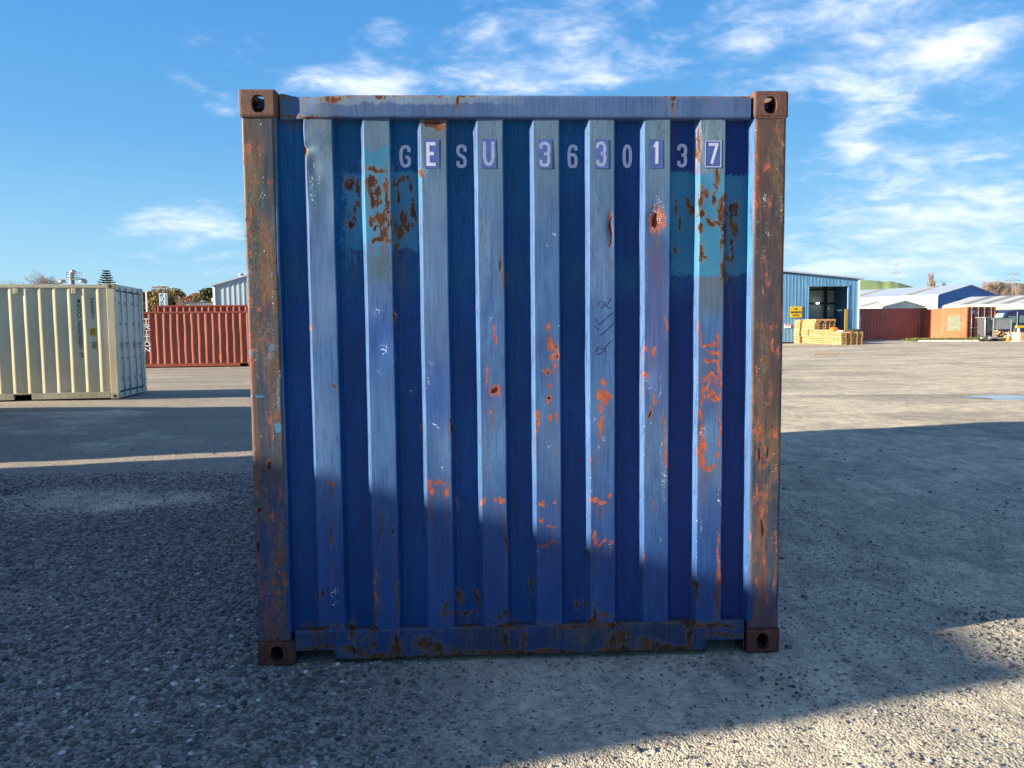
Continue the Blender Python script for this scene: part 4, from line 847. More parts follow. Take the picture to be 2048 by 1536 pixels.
# the cream one on the left
c = pt(238, 797, 16.75); CRZ = R_(8.0)
ex = Vector((math.cos(CRZ), math.sin(CRZ), 0)); L0 = 6.058
base = Vector((c[0], c[1], c[2]))-ex*L0
def cream_x(px):   # local x of a photograph column on the cream side
    d = ray(px, 680); o = Vector(CAM); d = Vector(d); nrm = Vector((math.sin(CRZ), -math.cos(CRZ), 0)); tt = (base-o).dot(nrm)/d.dot(nrm); return (o+d*tt-base).dot(ex)
SX0 = cream_x(195)-.034
CST = ((SX0-.15) % .297)+.15
cream = box_container('shipping_container', 'cream shipping container with black lettering and its closed doors at the right end', base, CRZ, L0, 2.591, 2.1, 'cream', 'cream_door', .297, .06, .068, M['cast'], dep=.036, start=CST, wob=.006)
ground_z_cream = base.z
def on_side(t, L, rows, h, w, st, mat, x, ztop, gap, serif=False, name='lettering', yoff=.0, lift=.006, pitchz=None):
    """letters one under another down a container's side (local x = left edge of the letters)"""
    mb = MB(); z = ztop
    for c in rows:
        if c != ' ': glyph(mb, c, x, z-h, w, h, st, lambda u, v, l: (u, yoff-lift-l, v), 0, serif)
        z -= (h+gap)
    return mb.build(name, mat, t)
def cream_x(px):   # local x of a photograph column on the cream side
    d = ray(px, 680); o = Vector(CAM); d = Vector(d); nrm = Vector((math.sin(CRZ), -math.cos(CRZ), 0)); tt = (base-o).dot(nrm)/d.dot(nrm); return (o+d*tt-base).dot(ex)
def cream_z(py, px=160):
    d = Vector(ray(px, py)); o = Vector(CAM); nrm = Vector((math.sin(CRZ), -math.cos(CRZ), 0)); tt = (base-o).dot(nrm)/d.dot(nrm); return (o+d*tt).z-base.z
for txt, px, y0, y1 in (('WNGU', 156, 598, 637), ('205887', 156, 642, 703), ('3', 156, 706, 717)):
    n = len(txt); zt = cream_z(y0); zb = cream_z(y1); adv = (zt-zb)/n
    on_side(cream, L0, txt, adv*.74, .062, .014, M['black'], SX0-.297-.068, zt, adv*.26, yoff=.050, lift=.005)
on_side(cream, L0, '22G1', .088, .055, .014, M['black'], SX0-.085, cream_z(597), .034, yoff=.050, lift=.005)
xl = SX0-.128; mb = MB(); mb.box(xl, xl+.125, .0, .008, cream_z(672), cream_z(657)); p_ = mb.build('warning_plate', M['yellow'], cream, .004)
p_.location.y = .038
mb = MB(); k = 0
for i, (u0, v0) in enumerate(((.02, .105), (.055, .105), (.09, .105), (.02, .03), (.075, .03))):
    glyph(mb, '1OTEE'[i], xl+u0, cream_z(672)+v0, .022, .045, .008, lambda u, v, l: (u, .0355-l, v), 0)
mb.build('plate_lettering', M['black'], cream)
mb = MB(); z0 = cream_z(692); xq = SX0-.125
for (a, b, c_, d_) in ((0, .12, 0, .008), (0, .12, .077, .085), (0, .008, .008, .077), (.112, .12, .008, .077), (.05, .056, .008, .077)): mb.box(xq+a, xq+b, .044, .0455, z0+a*0+c_, z0+d_)
glyph(mb, 'I', xq+.015, z0+.02, .02, .045, .009, lambda u, v, l: (u, .0440-l, v)); glyph(mb, 'C', xq+.068, z0+.02, .028, .045, .009, lambda u, v, l: (u, .0440-l, v))
glyph(mb, '7', xq+.02, z0-.065, .03, .05, .010, lambda u, v, l: (u, .0440-l, v)); glyph(mb, '0', xq+.065, z0-.065, .03, .05, .010, lambda u, v, l: (u, .0440-l, v))
mb.build('stencilled_mark', M['black'], cream)
for px in (36, 152):
    xv = cream_x(px); zv = cream_z(582); MB().box(xv-.045, xv+.045, .005, .05, zv-.06, zv+.06).build('vent_cover', M['cream'], cream, .008)

M['grime'] = rib_paint('grimy_cream_paint', (.36, .32, .23), (.52, .47, .34), (.10, .075, .05), .9)
for o in cream.children:
    if o.name.startswith('bottom_rail'): o.data.materials.clear(); o.data.materials.append(M['grime'])
# red pair behind it
def side_frame(bx, rz):
    ex = Vector((math.cos(rz), math.sin(rz), 0)); nrm = Vector((math.sin(rz), -math.cos(rz), 0)); o = Vector(CAM)
    def f(px, py): d = Vector(ray(px, py)); tt = (bx-o).dot(nrm)/d.dot(nrm); q = o+d*tt-bx; return q.dot(ex), q.z
    return f
c = pt(262, 735.5, 34.2); c[2] = max(c[2], .0); RZ = R_(5)
red1 = box_container('shipping_container', 'oxide red shipping container with white lettering down its left end, standing behind the cream one', c, RZ, 12.19, 2.591, 2.438, 'red', None, .312, .13, .03, doors='left', dep=.03, wob=.05, seed=7, start=.2)
f1 = side_frame(Vector(c), RZ)
xa, za = f1(285.5, 638); _, zb = f1(286, 707); adv = (za-zb)/6
on_side(red1, 12, 'TRITON', adv*.70, .225, .052, M['white'], xa+.03, za, adv*.30, True, yoff=.006, lift=.012)
c2 = Vector(c)+Vector((-math.sin(RZ), math.cos(RZ), 0))*2.6+Vector((.2, 0, 0))
box_container('shipping_container', 'taller oxide red container showing only its top above the lettered red one', c2, RZ, 12.19, 2.98, 2.438, 'red', None, .30, .10, .05, doors='left', dep=.045, wob=.05, seed=17)
# off-frame rows whose shadows fall across the yard (left of the picture)
cw = Vector((0, 0, 0))
def yard_container(x, y, rz, L, label, paint, H=2.591, z=0):
    return box_container('shipping_container', label, (x, y, z), rz, L, H, 2.438, paint, pockets=False, wob=0, group='containers standing left of the view')
SX, SY = -6.86, -2.42
yard_container(SX-2.438, SY+6.058, R_(-90), 6.058, 'red container beside the open yard, left of the view, nearest the camera', 'maroon')
yard_container(SX-4.93, SY+6.42, R_(-90), 6.058, 'cream container behind the nearest red one, left of the view', 'cream')
yard_container(SX-3.45-12.19, 4.72, 0, 12.19, 'long red container lying across, left of the view', 'red')
yard_container(SX-3.45-12.19, 7.72, 0, 12.19, 'long cream container lying across, left of the view', 'cream')
# right-hand row
DB = 67.0
c = pt(1713, 680.5, DB); c[2] = float(zg(c[0], c[1]))+.08
rz = R_(0); brown = box_container('shipping_container', 'maroon container in shade with white lettering, between the blue shed and the orange container', c, rz, 6.5, 2.82, 2.438, 'maroon', pitch=.28, wob=.05, seed=23, rightcast=False)
f2 = side_frame(Vector(c), rz); xa, za = f2(1719.5, 631); _, zb = f2(1720, 670); adv = (za-zb)/6
on_side(brown, 6, 'TRITON', adv*.78, .15, .040, M['white'], xa, za, adv*.22, True, yoff=.006, lift=.012)
c = pt(1932, 684.5, 61.); org_ = Vector(c)-Vector((0, -6.058, 0))     # near left corner; the container's length runs away from the camera
orange = box_container('shipping_container', 'orange container with a grey repaired patch on its sunny side and dark doors', org_, R_(-90), 6.058, 2.896, 2.438, 'orange', 'doormaroon', .28, .10, .04, wob=.02, seed=31)
M['patch'] = simple('pale_green_patch_paint', (.17, .19, .14), .6, 0, .15, 3)
mb = MB(); poly = []
x0, x1, z0, z1 = 3.55, 5.25, .95, 2.25
for i in range(40):
    t = i/40*4; s = int(t); u = t-s; j = (random.random()-.5)*.10
    poly.append([(x0+u*(x1-x0), z1+j), (x1+j, z1-u*(z1-z0)), (x1-u*(x1-x0), z0+j), (x0+j, z0+u*(z1-z0))][s])
n = len(poly); mb.add([(x, .0075, z) for x, z in poly], [tuple(range(n))]); mb.build('painted_patch', M['patch'], orange)
mb = MB(); mb.box(2.85, 3.2, .005, .0075, 1.05, 1.35); mb.build('primer_spot', M['patch'], orange)
for i, (y, z, w, h) in enumerate(((.35, 2.35, .3, .25), (.9, 2.3, .12, .2), (1.55, 1.75, .3, .12), (1.55, 1.5, .25, .2))):
    MB().box(6.058-.019, 6.058-.013, y, y+w, z, z+h).build('door_placard', M['letterdim'], orange)

# ------------------------------------------------------------------ sheds
def sheet(name, c, c2, sc=1., rough=.5, dirt=(.25, .27, .28), amt=.3, wav=30.):
    m, nt, b = material(name); tc = N(nt, 'ShaderNodeTexCoord'); v = tc.outputs['Object']
    s = noise(nt, v, 1, 5, .6, .1, (4*sc, 4*sc, .25*sc)); n = noise(nt, v, .5*sc, 5, .6)
    col = mixc(nt, ramp(nt, n, .3, .7), c, c2); col = mixc(nt, mth(nt, 'MULTIPLY', ramp(nt, s, .56, .74), amt), col, dirt)
    nt.links.new(col, b.inputs['Base Color']); b.inputs['Roughness'].default_value = rough; return m
M['shedblue'] = sheet('shed_blue_cladding', (.085, .225, .40), (.11, .27, .45), 1, .5, (.55, .68, .78), .5)
M['hangblue'] = sheet('deep_blue_cladding', (.02, .13, .42), (.03, .16, .48), 1, .5, (.3, .45, .7), .3)
M['roofgrey'] = sheet('grey_roof_sheet', (.34, .40, .50), (.40, .46, .55), 1, .4, (.30, .32, .35), .4)
M['roofpale'] = sheet('pale_roof_sheet', (.55, .58, .56), (.62, .64, .62), 1, .5, (.45, .45, .42), .4)
M['skylight'] = sheet('weathered_rooflight', (.28, .25, .22), (.34, .31, .26), 1, .5)
M['whitewall'] = sheet('white_wall_cladding', (.68, .70, .66), (.75, .76, .72), 1, .6, (.5, .5, .42), .4)
M['creamwall'] = sheet('cream_wall_cladding', (.62, .60, .48), (.70, .68, .56), 1, .6, (.45, .42, .3), .4)
M['greyshed'] = sheet('pale_blue_grey_cladding', (.27, .35, .42), (.31, .39, .46), 1, .5, (.5, .58, .62), .5)
M['liner'] = sheet('grey_translucent_lining', (.42, .45, .42), (.55, .58, .52), 1, .6, (.07, .08, .08), .8)
M['beam'] = simple('dark_steel_beam', (.03, .035, .04), .6); M['concrete'] = simple('concrete', (.42, .40, .36), .9, 0, .15, 3)
def woodmat():
    m, nt, b = material('pallet_timber'); tc = N(nt, 'ShaderNodeTexCoord'); oi = N(nt, 'ShaderNodeObjectInfo'); n = noise(nt, tc.outputs['Object'], 3, 4, .6, 0, (1, 1, 7)); n2 = noise(nt, tc.outputs['Object'], 1.2, 4, .6)
    c = mixc(nt, ramp(nt, oi.outputs['Random'], .15, .95), (.60, .42, .22), (.50, .30, .125)); c = mixc(nt, ramp(nt, n, .45, .65), c, (.33, .16, .055)); c = mixc(nt, ramp(nt, n2, .3, .7), mixc(nt, 1., c, (.8, .8, .8), 'MULTIPLY'), c)
    nt.links.new(c, b.inputs['Base Color']); b.inputs['Roughness'].default_value = .8; return m
M['wood'] = woodmat()
M['trim'] = simple('pale_trim', (.60, .70, .76), .5)
def ribbed_wall(mb, A, B, z0a, z0b, z1a, z1b, pitch=.3, d=.011):
    """sheeting with trapezoid ribs between two ground points"""
    A = Vector((A[0], A[1], 0)); B = Vector((B[0], B[1], 0)); L = (B-A).length; e = (B-A)/L; nrm = Vector((e.y, -e.x, 0)); x = 0; pts = []
    while x < L: pts += [(x, 0), (min(L, x+pitch*.6), 0), (min(L, x+pitch*.68), d), (min(L, x+pitch*.92), d)]; x += pitch
    pts.append((L, 0)); pts = [p for i, p in enumerate(pts) if i == 0 or p[0] > pts[i-1][0]+1e-6]; n = len(pts)
    vs = [tuple(A+e*x+nrm*q)[:2]+(z0a+(z0b-z0a)*x/L,) for x, q in pts]+[tuple(A+e*x+nrm*q)[:2]+(z1a+(z1b-z1a)*x/L,) for x, q in pts]
    mb.add(vs, [(i, i+1, n+i+1, n+i) for i in range(n-1)])
# blue shed with the open doorway
DS = 64.
pR = pt(1715, 688, DS); zb = float(zg(pR[0], pR[1])); Lx = lambda px: pt(px, 650, DS)[0]
yF = pR[1]; zt = lambda px, py: pt(px, py, DS)[2]
shed = empty('storage_shed', (pR[0], yF, zb), label='pale blue metal shed with a big open doorway behind the pallets', cat='shed')
ox = lambda px: Lx(px)-pR[0]
xL, x1, x2, xR = ox(1430), ox(1615), ox(1694), 0.
hR, hL = zt(1716, 559)-zb, zt(1572, 549)-zb+.45; hD = zt(1650, 573)-zb
hx = lambda x: hR+(hL-hR)*min(1, x/ox(1500)) if x > ox(1500) else hL
mb = MB(); ribbed_wall(mb, (xL, 0), (x1, 0), 0, 0, hx(xL), hx(x1)); ribbed_wall(mb, (x2, 0), (xR, 0), 0, 0, hx(x2), hR); ribbed_wall(mb, (x1, 0), (x2, 0), hD, hD, hx(x1), hx(x2)); mb.build('front_wall', M['shedblue'], shed)
mb = MB(); ribbed_wall(mb, (xR, 0), (xR, 16), 0, 0, hR-.02, hR-.02); mb.build('side_wall', M['shedblue'], shed)
mb = MB(); ribbed_wall(mb, (xL, 16), (xL, 0), 0, 0, hL-.02, hL-.02); mb.build('side_wall', M['shedblue'], shed)
mb = MB(); ribbed_wall(mb, (xR, 16), (xL, 16), 0, 0, hR, hL); mb.build('rear_wall', M['shedblue'], shed)
mb = MB(); vs = [(xL-.1, -.25, hL+.03), (ox(1500), -.25, hL+.03), (xR+.35, -.25, hR+.0), (xR+.35, 16.2, hR), (ox(1500), 16.2, hL+.03), (xL-.1, 16.2, hL+.03)]
vs += [(a, b, c+.12) for a, b, c in vs]; mb.add(vs, [(0, 1, 4, 5), (1, 2, 3, 4), (6, 7, 10, 11), (7, 8, 9, 10), (0, 1, 7, 6), (1, 2, 8, 7), (2, 3, 9, 8), (3, 4, 10, 9), (4, 5, 11, 10), (5, 0, 6, 11)]); mb.build('roof', M['roofgrey'], shed)
mb = MB(); mb.box(x1-.08, x1, -.05, .1, 0, hD); mb.box(x2, x2+.12, -.05, .1, 0, hD); mb.box(x1-.12, x2+.12, -.052, .1, hD, hD+.14); mb.build('door_frame', M['shedblue'], shed)
mb = MB(); mb.box(x2-.26, x2-.004, -.10, .0, .1, zt(1692, 618)-zb); mb.build('door_post', M['ochre'], shed)
mb = MB(); mb.box(xR-.06, xR+.05, -.12, -.035, 0, hR); mb.build('corner_flashing', M['trim'], shed)
# inside: lining sheets on the rear and side, girts, a work light
mb = MB(); ribbed_wall(mb, (xL+.2, 4.0), (xR-.2, 4.0), 0, 0, hR-.3, hR-.3, .9, .05); mb.build('inner_wall', M['liner'], shed)
mb = MB(); 
for z in (1.9, 3.35, 4.6): mb.box(xL+.2, xR-.2, 3.8, 3.92, z, z+.14)
for x in (x1+1.2, x2-.2): mb.box(x-.12, x+.12, 3.6, 3.78, 0, hR-.2)
mb.build('wall_girt', M['beam'], shed)
def emis(name, col, s):
    m, nt, b = material(name); b.inputs['Emission Color'].default_value = (*col, 1); b.inputs['Emission Strength'].default_value = s; return m
M['lamp'] = emis('lit_lamp', (1, .97, .9), 1.2)
lx = ox(1671); mb = MB(); mb.box(lx-.12, lx+.12, 3.5, 3.65, 3.36, 3.5); mb.build('work_lamp', M['lamp'], shed)
mb = MB(); mb.bar((lx-.5, 2.5, 1.9), (lx+1.0, 2.5, 2.15), .05); mb.bar((lx+.2, 2.5, 1.9), (lx+.2, 2.5, 2.45), .16, .1, 8); mb.build('hoist', M['dark'], shed)
# signs on its front
def sign(px0, px1, py0, py1, name, label, mat):
    a = pt(px0, py1, DS); b = pt(px1, py0, DS); s = empty(name, (a[0], yF-.09, a[2]), label=label, cat='sign'); w, h = b[0]-a[0], b[2]-a[2]
    MB().box(0, w, .02, .05, 0, h).build('sign_board', mat, s, .01); return s, w, h
s_, w, h = sign(1577, 1602, 613, 635.5, 'warning_sign', 'square yellow warning sign with black words on the blue shed', M['yellow'])
mb = MB()
for txt, zc, lh, fit in (('NO', .69, .17, .30), ('UNAUTHORISED', .41, .15, .90), ('ENTRY', .13, .16, .58)):
    n = len(txt); adv = w*fit/n; x = w/2-w*fit/2
    for c_ in txt: glyph(mb, c_, x+adv*.12, h*zc, adv*.66, h*lh, .026, lambda u, v, l: (u, .014-l, v)); x += adv
mb.build('sign_lettering', M['black'], s_)
M['signwhite'] = simple('white_sign_paint', (.75, .74, .74), .5); M['signred'] = simple('red_sign_paint', (.5, .05, .05), .5)
s_, w, h = sign(1566, 1579, 648, 656, 'notice_sign', 'small white notice with a red band low on the blue shed', M['signwhite'])
mb = MB(); mb.box(.04, w-.04, .012, .019, h*.62, h*.92); mb.build('red_band', M['signred'], s_)
# ------------------------------------------------------------------ pallets
def pallet_mesh():
    mb = MB()
    for i in range(3): x = .022+i*.368; mb.box(x, x+.06, .012, 1.19, .022, .112)
    for i in range(7): y = .0+i*.1835; mb.box(0, .84, y, y+.098, .114, .134)
    for i in (0, 3, 6): y = i*.1835; mb.box(0, .84, y, y+.098, 0, .020)
    return mb
pm_ = None
def stack(px, D, cells, layers, label):
    global pm_
    c = pt(px, 690, D); z0 = float(zg(c[0], c[1]))
    for (i, j) in cells:
        jx, jy, tw = random.uniform(-.03, .03), random.uniform(-.03, .03), random.uniform(-.015, .015)
        for k in range(layers if not isinstance(layers, dict) else layers[(i, j)]):
            if pm_ is None: o = pallet_mesh().build('pallet', M['wood']); pm_ = o
            else: o = pm_.copy(); COL.objects.link(o)
            if k % 4 == 0: jx, jy = random.uniform(-.05, .05), random.uniform(-.04, .04)
            o.location = (c[0]+i*.88+jx+random.uniform(-.012, .012), c[1]+j*1.26+jy+random.uniform(-.012, .012), z0+.012+k*.1355*1.06); o.rotation_euler = (0, 0, tw+random.uniform(-.01, .01))
            tag(o, label[(i, j)] if isinstance(label, dict) else label, 'pallet', 'timber pallets stacked before the blue shed')
stack(1598, 62.8, [(0, 0), (0, 1)], 14, {(0, 0): 'pallet in the tall stack just under the yellow sign', (0, 1): 'pallet in the rear stack behind the one under the yellow sign'})
stack(1629, 60.2, [(0, 0), (1, 0), (0, 1)], 14, {(0, 0): 'pallet in the second tall stack from the left', (1, 0): 'pallet in the tall stack standing before the open doorway', (0, 1): 'pallet in the rear stack behind the second tall one'})
stack(1656, 57.5, [(0, 0), (0, 1)], 8, {(0, 0): 'pallet in the low stack between the tall ones and the longest low row', (0, 1): 'pallet in the rear stack behind the narrow low one'})
stack(1681, 55.2, [(0, 0), (1, 0), (0, 1)], 7, {(0, 0): 'pallet in the low stack at the front, left half of the row', (1, 0): 'pallet in the low stack at the right end of all', (0, 1): 'pallet in the low rear stack behind the front row'})
M['ocloth'] = simple('orange_tarp', (.85, .16, .02), .6, 0, .15, 8); M['wcloth'] = simple('white_plastic', (.7, .7, .68), .5)
def lump(name, px, py, D, rx, ry, rz_, mat, label, cat, seed):
    c = pt(px, py, D); V, Ff = ico(3); V = V.copy(); V *= (1+.30*(fbm(V[:, 0]*2+seed, V[:, 1]*2+V[:, 2], seed, 3)-.5))[:, None]; V[:, 2] = np.maximum(V[:, 2], -.25)
    V = V*np.array([rx, ry, rz_])+np.array([0, 0, rz_*.25]); o = np_mesh(name, V, Ff, mat, None, True); o.location = c; return tag(o, label, cat)
lump('orange_bundle', 1668, 663.5, 57, .42, .35, .3, M['ocloth'], 'bright orange bundle of sheeting lying on the low pallets', 'bundle', 2)
lump('plastic_sheet', 1682, 663, 56.6, .3, .3, .08, M['wcloth'], 'small white plastic sheet beside the orange bundle', 'sheet', 5)
lump('tarpaulin', 1710, 663, 56.0, .75, .5, .16, M['gasket'], 'dark crumpled tarpaulin on the right end low pallets', 'tarpaulin', 9)

# generic gabled hall from measured eave points
def hall(name, label, eL, eR, peak_z, axis, Lh, wallmat, gablemat, roofmat, zbase, strips=0, door=None, stripw=.7):
    eL, eR = Vector(eL), Vector(eR); ax = Vector((axis[0], axis[1], 0)).normalized()*Lh; ze = (eL.z+eR.z)/2; pk = (eL+eR)/2; pk.z = peak_z
    o = eL.copy(); o.z = zbase; t = empty(name, o, label=label, cat='building'); q = lambda v: tuple(Vector(v)-o)
    a0, b0 = Vector((eL.x, eL.y, zbase)), Vector((eR.x, eR.y, zbase)); a1, b1 = Vector((eL.x, eL.y, ze)), Vector((eR.x, eR.y, ze))
    g_ = MB(); g_.add([q(v) for v in (a0, b0, b1, pk, a1)], [(0, 1, 2, 3, 4)]); g_.build('gable_wall', gablemat, t)
    g_ = MB(); g_.add([q(v+ax) for v in (a0, b0, b1, pk, a1)], [(0, 1, 2, 3, 4)]); g_.build('gable_wall', gablemat, t)
    for p0, p1 in ((a0, a1), (b0, b1)): w_ = MB(); ribbed_wall(w_, q(p0+ax), q(p0), 0, 0, ze-zbase, ze-zbase, .6, .04); w_.build('side_wall', wallmat, t)
    for p in (a1, b1):
        out = (p-pk)*.04; n_ = Vector((0, 0, .12)); s0 = -ax.normalized()*.25; s1 = ax+ax.normalized()*.25
        vs = [p+out+s0, pk+s0, pk+s1, p+out+s1]; vs = [q(v+Vector((0, 0, .02))) for v in vs]+[q(v+n_) for v in vs]
        r = MB(); r.add(vs, [(0, 1, 2, 3), (4, 5, 6, 7), (0, 1, 5, 4), (1, 2, 6, 5), (2, 3, 7, 6), (3, 0, 4, 7)]); rf = r.build('roof', roofmat, t)
        if strips:
            for i in range(strips):
                f0 = (i+.5)/strips; s = ax*f0; w_ = ax.normalized()*stripw; n2 = Vector((0, 0, .16))
                vs = [p+out*.5+s, pk+s, pk+s+w_, p+out*.5+s+w_]; vs = [q(v+n_) for v in vs]+[q(v+n2) for v in vs]
                r = MB(); r.add(vs, [(4, 5, 6, 7), (0, 1, 5, 4), (1, 2, 6, 5), (2, 3, 7, 6), (3, 0, 4, 7)]); r.build('rooflight', M['skylight'], rf)
    if door:
        f0, f1, zh = door; d0, d1 = a0.lerp(b0, f0), a0.lerp(b0, f1); nn = -ax.normalized()*.05
        r = MB(); r.add([q(v+nn) for v in (d0, d1, d1+Vector((0, 0, zh-zbase)), d0+Vector((0, 0, zh-zbase)))], [(0, 1, 2, 3)]); r.build('doorway', M['dark'], t)
    return t
eL, eR = pt(1876, 591, 102), pt(1997, 592, 108)
hall('warehouse', 'large warehouse with deep blue gable, white side wall and long grey roof', eL, eR, pt(1938, 571, 105)[2], (-.60, .80), 46, M['whitewall'], M['hangblue'], M['roofgrey'], .3, 6, (.30, .62, pt(1920, 597, 104)[2]))
eL, eR = pt(1764, 614.5, 84), pt(1850, 614.5, 86)
hall('low_barn', 'low grey barn with blue grey gable just above the maroon container', eL, eR, pt(1808, 603, 85)[2], (-.45, .9), 26, M['whitewall'], M['greyshed'], M['roofpale'], .3, 5)
# long pale shed at the right edge
eA, eB = pt(1884, 613.2, 80), pt(2240, 606, 77); rA, rB = pt(1941, 596, 90), pt(2300, 586.5, 87)
t = empty('long_shed', (eA[0], eA[1], .3), label='long pale shed with cream wall and brown striped roof behind the van', cat='shed'); o = Vector((eA[0], eA[1], .3)); q = lambda v: tuple(Vector(v)-o)
mb = MB(); ribbed_wall(mb, q(eA), q(eB), 0, 0, eA[2]-.3, eB[2]-.3, .5, .03); mb.build('front_wall', M['creamwall'], t)
mb = MB(); dn = Vector((0, 0, .14)); vs = [Vector(eA), Vector(eB), Vector(rB), Vector(rA)]; vs[0] += Vector((-.1, -.4, 0)); vs[1] += Vector((0, -.4, 0)); vs = [q(v) for v in vs]+[q(v+dn) for v in vs]
mb.add(vs, [(0, 1, 2, 3), (4, 5, 6, 7), (0, 1, 5, 4), (1, 2, 6, 5), (2, 3, 7, 6), (3, 0, 4, 7)]); rf = mb.build('roof', M['roofpale'], t)
for i in range(9):
    f = .09+i*.115; a = Vector(eA).lerp(Vector(eB), f)+Vector((0, -.4, .145)); b = Vector(rA).lerp(Vector(rB), f+.02)+Vector((0, 0, .145)); w_ = Vector((.9, 0, 0)); mb = MB()
    vs = [q(v) for v in (a, a+w_, b+w_, b)]; vs += [q(v+Vector((0, 0, .04))) for v in (a, a+w_, b+w_, b)]; mb.add(vs, [(4, 5, 6, 7), (0, 1, 5, 4), (1, 2, 6, 5), (2, 3, 7, 6), (3, 0, 4, 7)]); mb.build('rooflight', M['skylight'], rf)
mb = MB(); a = Vector(eA)+Vector((-.15, -.55, -.45)); b = Vector(eB)+Vector((0, -.55, -.45)); mb.add([q(v) for v in (a, b, b+Vector((0, 0, .5)), a+Vector((0, 0, .5)), a+Vector((0, .14, 0)), b+Vector((0, .14, 0)), b+Vector((0, .14, .5)), a+Vector((0, .14, .5)))], [(0, 1, 2, 3), (4, 5, 6, 7), (0, 1, 5, 4), (3, 2, 6, 7), (0, 3, 7, 4), (1, 2, 6, 5)]); mb.build('fascia', M['creamwall'], t)
mb = MB(); ribbed_wall(mb, q((rA[0], rA[1]+9, 0)), q(eA), 0, 0, 3.2, 3.2, .5, .03); mb.build('side_wall', M['creamwall'], t)
# grey shed on the left, behind the containers
D = 62; a = pt(433, 700, D); zt_ = lambda px, py: pt(px, py, D)[2]; t = empty('storage_shed', (a[0], a[1], 0), label='tall pale blue grey shed rising behind the red containers', cat='shed')
x1 = pt(570, 650, D)[0]-a[0]; z1 = zt_(433, 571.5); z2 = zt_(490, 554.5); sl = (z2-z1)/(pt(490, 650, D)[0]-a[0]); zr = z1+sl*x1
mb = MB(); ribbed_wall(mb, (0, 0), (x1, 0), 0, 0, z1, zr, .42, .03); mb.build('front_wall', M['greyshed'], t)
mb = MB(); ribbed_wall(mb, (x1, 0), (2*x1, 0), 0, 0, zr, z1, .42, .03); mb.build('front_wall', M['greyshed'], t)
for x in (0, 2*x1): mb = MB(); ribbed_wall(mb, (x, 18), (x, 0), 0, 0, z1, z1, .42, .03); mb.build('side_wall', M['whitewall'], t)
mb = MB(); vs = [(-.25, -.2, z1-.06), (x1, -.2, zr+.02), (2*x1+.25, -.2, z1-.06)]; vs += [(x, 18.2, z) for x, _, z in vs]; vs += [(x, y, z+.14) for x, y, z in vs]
mb.add(vs, [(0, 1, 4, 3), (1, 2, 5, 4), (6, 7, 10, 9), (7, 8, 11, 10), (0, 1, 7, 6), (1, 2, 8, 7), (3, 4, 10, 9), (4, 5, 11, 10), (0, 3, 9, 6), (2, 5, 11, 8)]); mb.build('roof', M['roofgrey'], t)
mb = MB(); mb.box(-.10, .09, -.10, -.032, 0, z1-.1); mb.build('corner_flashing', M['signwhite'], t)
xv = pt(478, 650, D)[0]-a[0]; mb = MB(); mb.bar((xv, 1, z1+sl*xv+.05), (xv, 1, z1+sl*xv+.42), .2, .2, 10); mb.bar((xv, 1, z1+sl*xv+.42), (xv, 1, z1+sl*xv+.55), .3, .1, 10); mb.build('roof_vent', M['galv'], t)
xs_ = xv-.2
# workshop roofs and stacks just over the red containers
D = 70; a = pt(374, 640, D); b = pt(428, 640, D); t = empty('workshop', (a[0], a[1], 0), label='dark flat roofed workshop with a pale flue, peeping over the red containers', cat='building')
w = b[0]-a[0]; zt2 = lambda py, px=400: pt(px, py, D)[2]
mb = MB(); mb.box(0, w, 0, 8, 0, zt2(606)); mb.build('wall', M['greyshed'], t)
mb = MB(); mb.box(-.3, w+.3, -.3, 8.3, zt2(606), zt2(603.5)); mb.build('roof', M['roofdark'] if 'roofdark' in M else M['beam'], t)
mb = MB(); mb.box(pt(416, 640, D)[0]-a[0], pt(425, 640, D)[0]-a[0], 1, 1.5, zt2(603.5), zt2(595)); mb.build('flue', M['whitewall'], t)
mb = MB(); mb.box(pt(394, 640, D)[0]-a[0], pt(400, 640, D)[0]-a[0], 1, 1.5, zt2(603.5), zt2(600)); mb.build('roof_vent', M['greyshed'], t)
a = pt(303, 640, D); b = pt(313.5, 640, D); t = empty('lattice_tower', (a[0], a[1]+2, 0), label='pale blue braced tower among the autumn trees', cat='tower'); w = b[0]-a[0]; zz_ = zt2(584)
mb = MB(); 
for x in (0, w):
    for y in (0, w): mb.bar((x, y, 0), (x, y, zz_), .05, n=5)
for i in range(7):
    z = zz_-i*1.0
    for (p, q2) in (((0, 0), (w, 0)), ((w, 0), (w, w)), ((w, w), (0, w)), ((0, w), (0, 0))):
        mb.bar((*p, z), (*q2, z), .035, n=4); mb.bar((*p, z), (*q2, z-1.0), .03, n=4); mb.bar((*q2, z), (*p, z-1.0), .03, n=4)
mb.build('lattice_frame', M['trim'], t)
mb = MB(); mb.box(.06, w-.06, .06, w-.06, .2, zz_-.05); mb.build('inner_casing', M['greyshed'], t)
a = pt(295, 640, D-1); mb = MB(); mb.bar((0, 0, 0), (0, 0, zt2(584)), .09, .07, 8); mb.box(-.16, .16, -.06, .06, zt2(584), zt2(583)); o = mb.build('mast_pole', M['signwhite'], None, label='thin white pole left of the pale blue tower', cat='pole'); o.location = (a[0], a[1], 0)
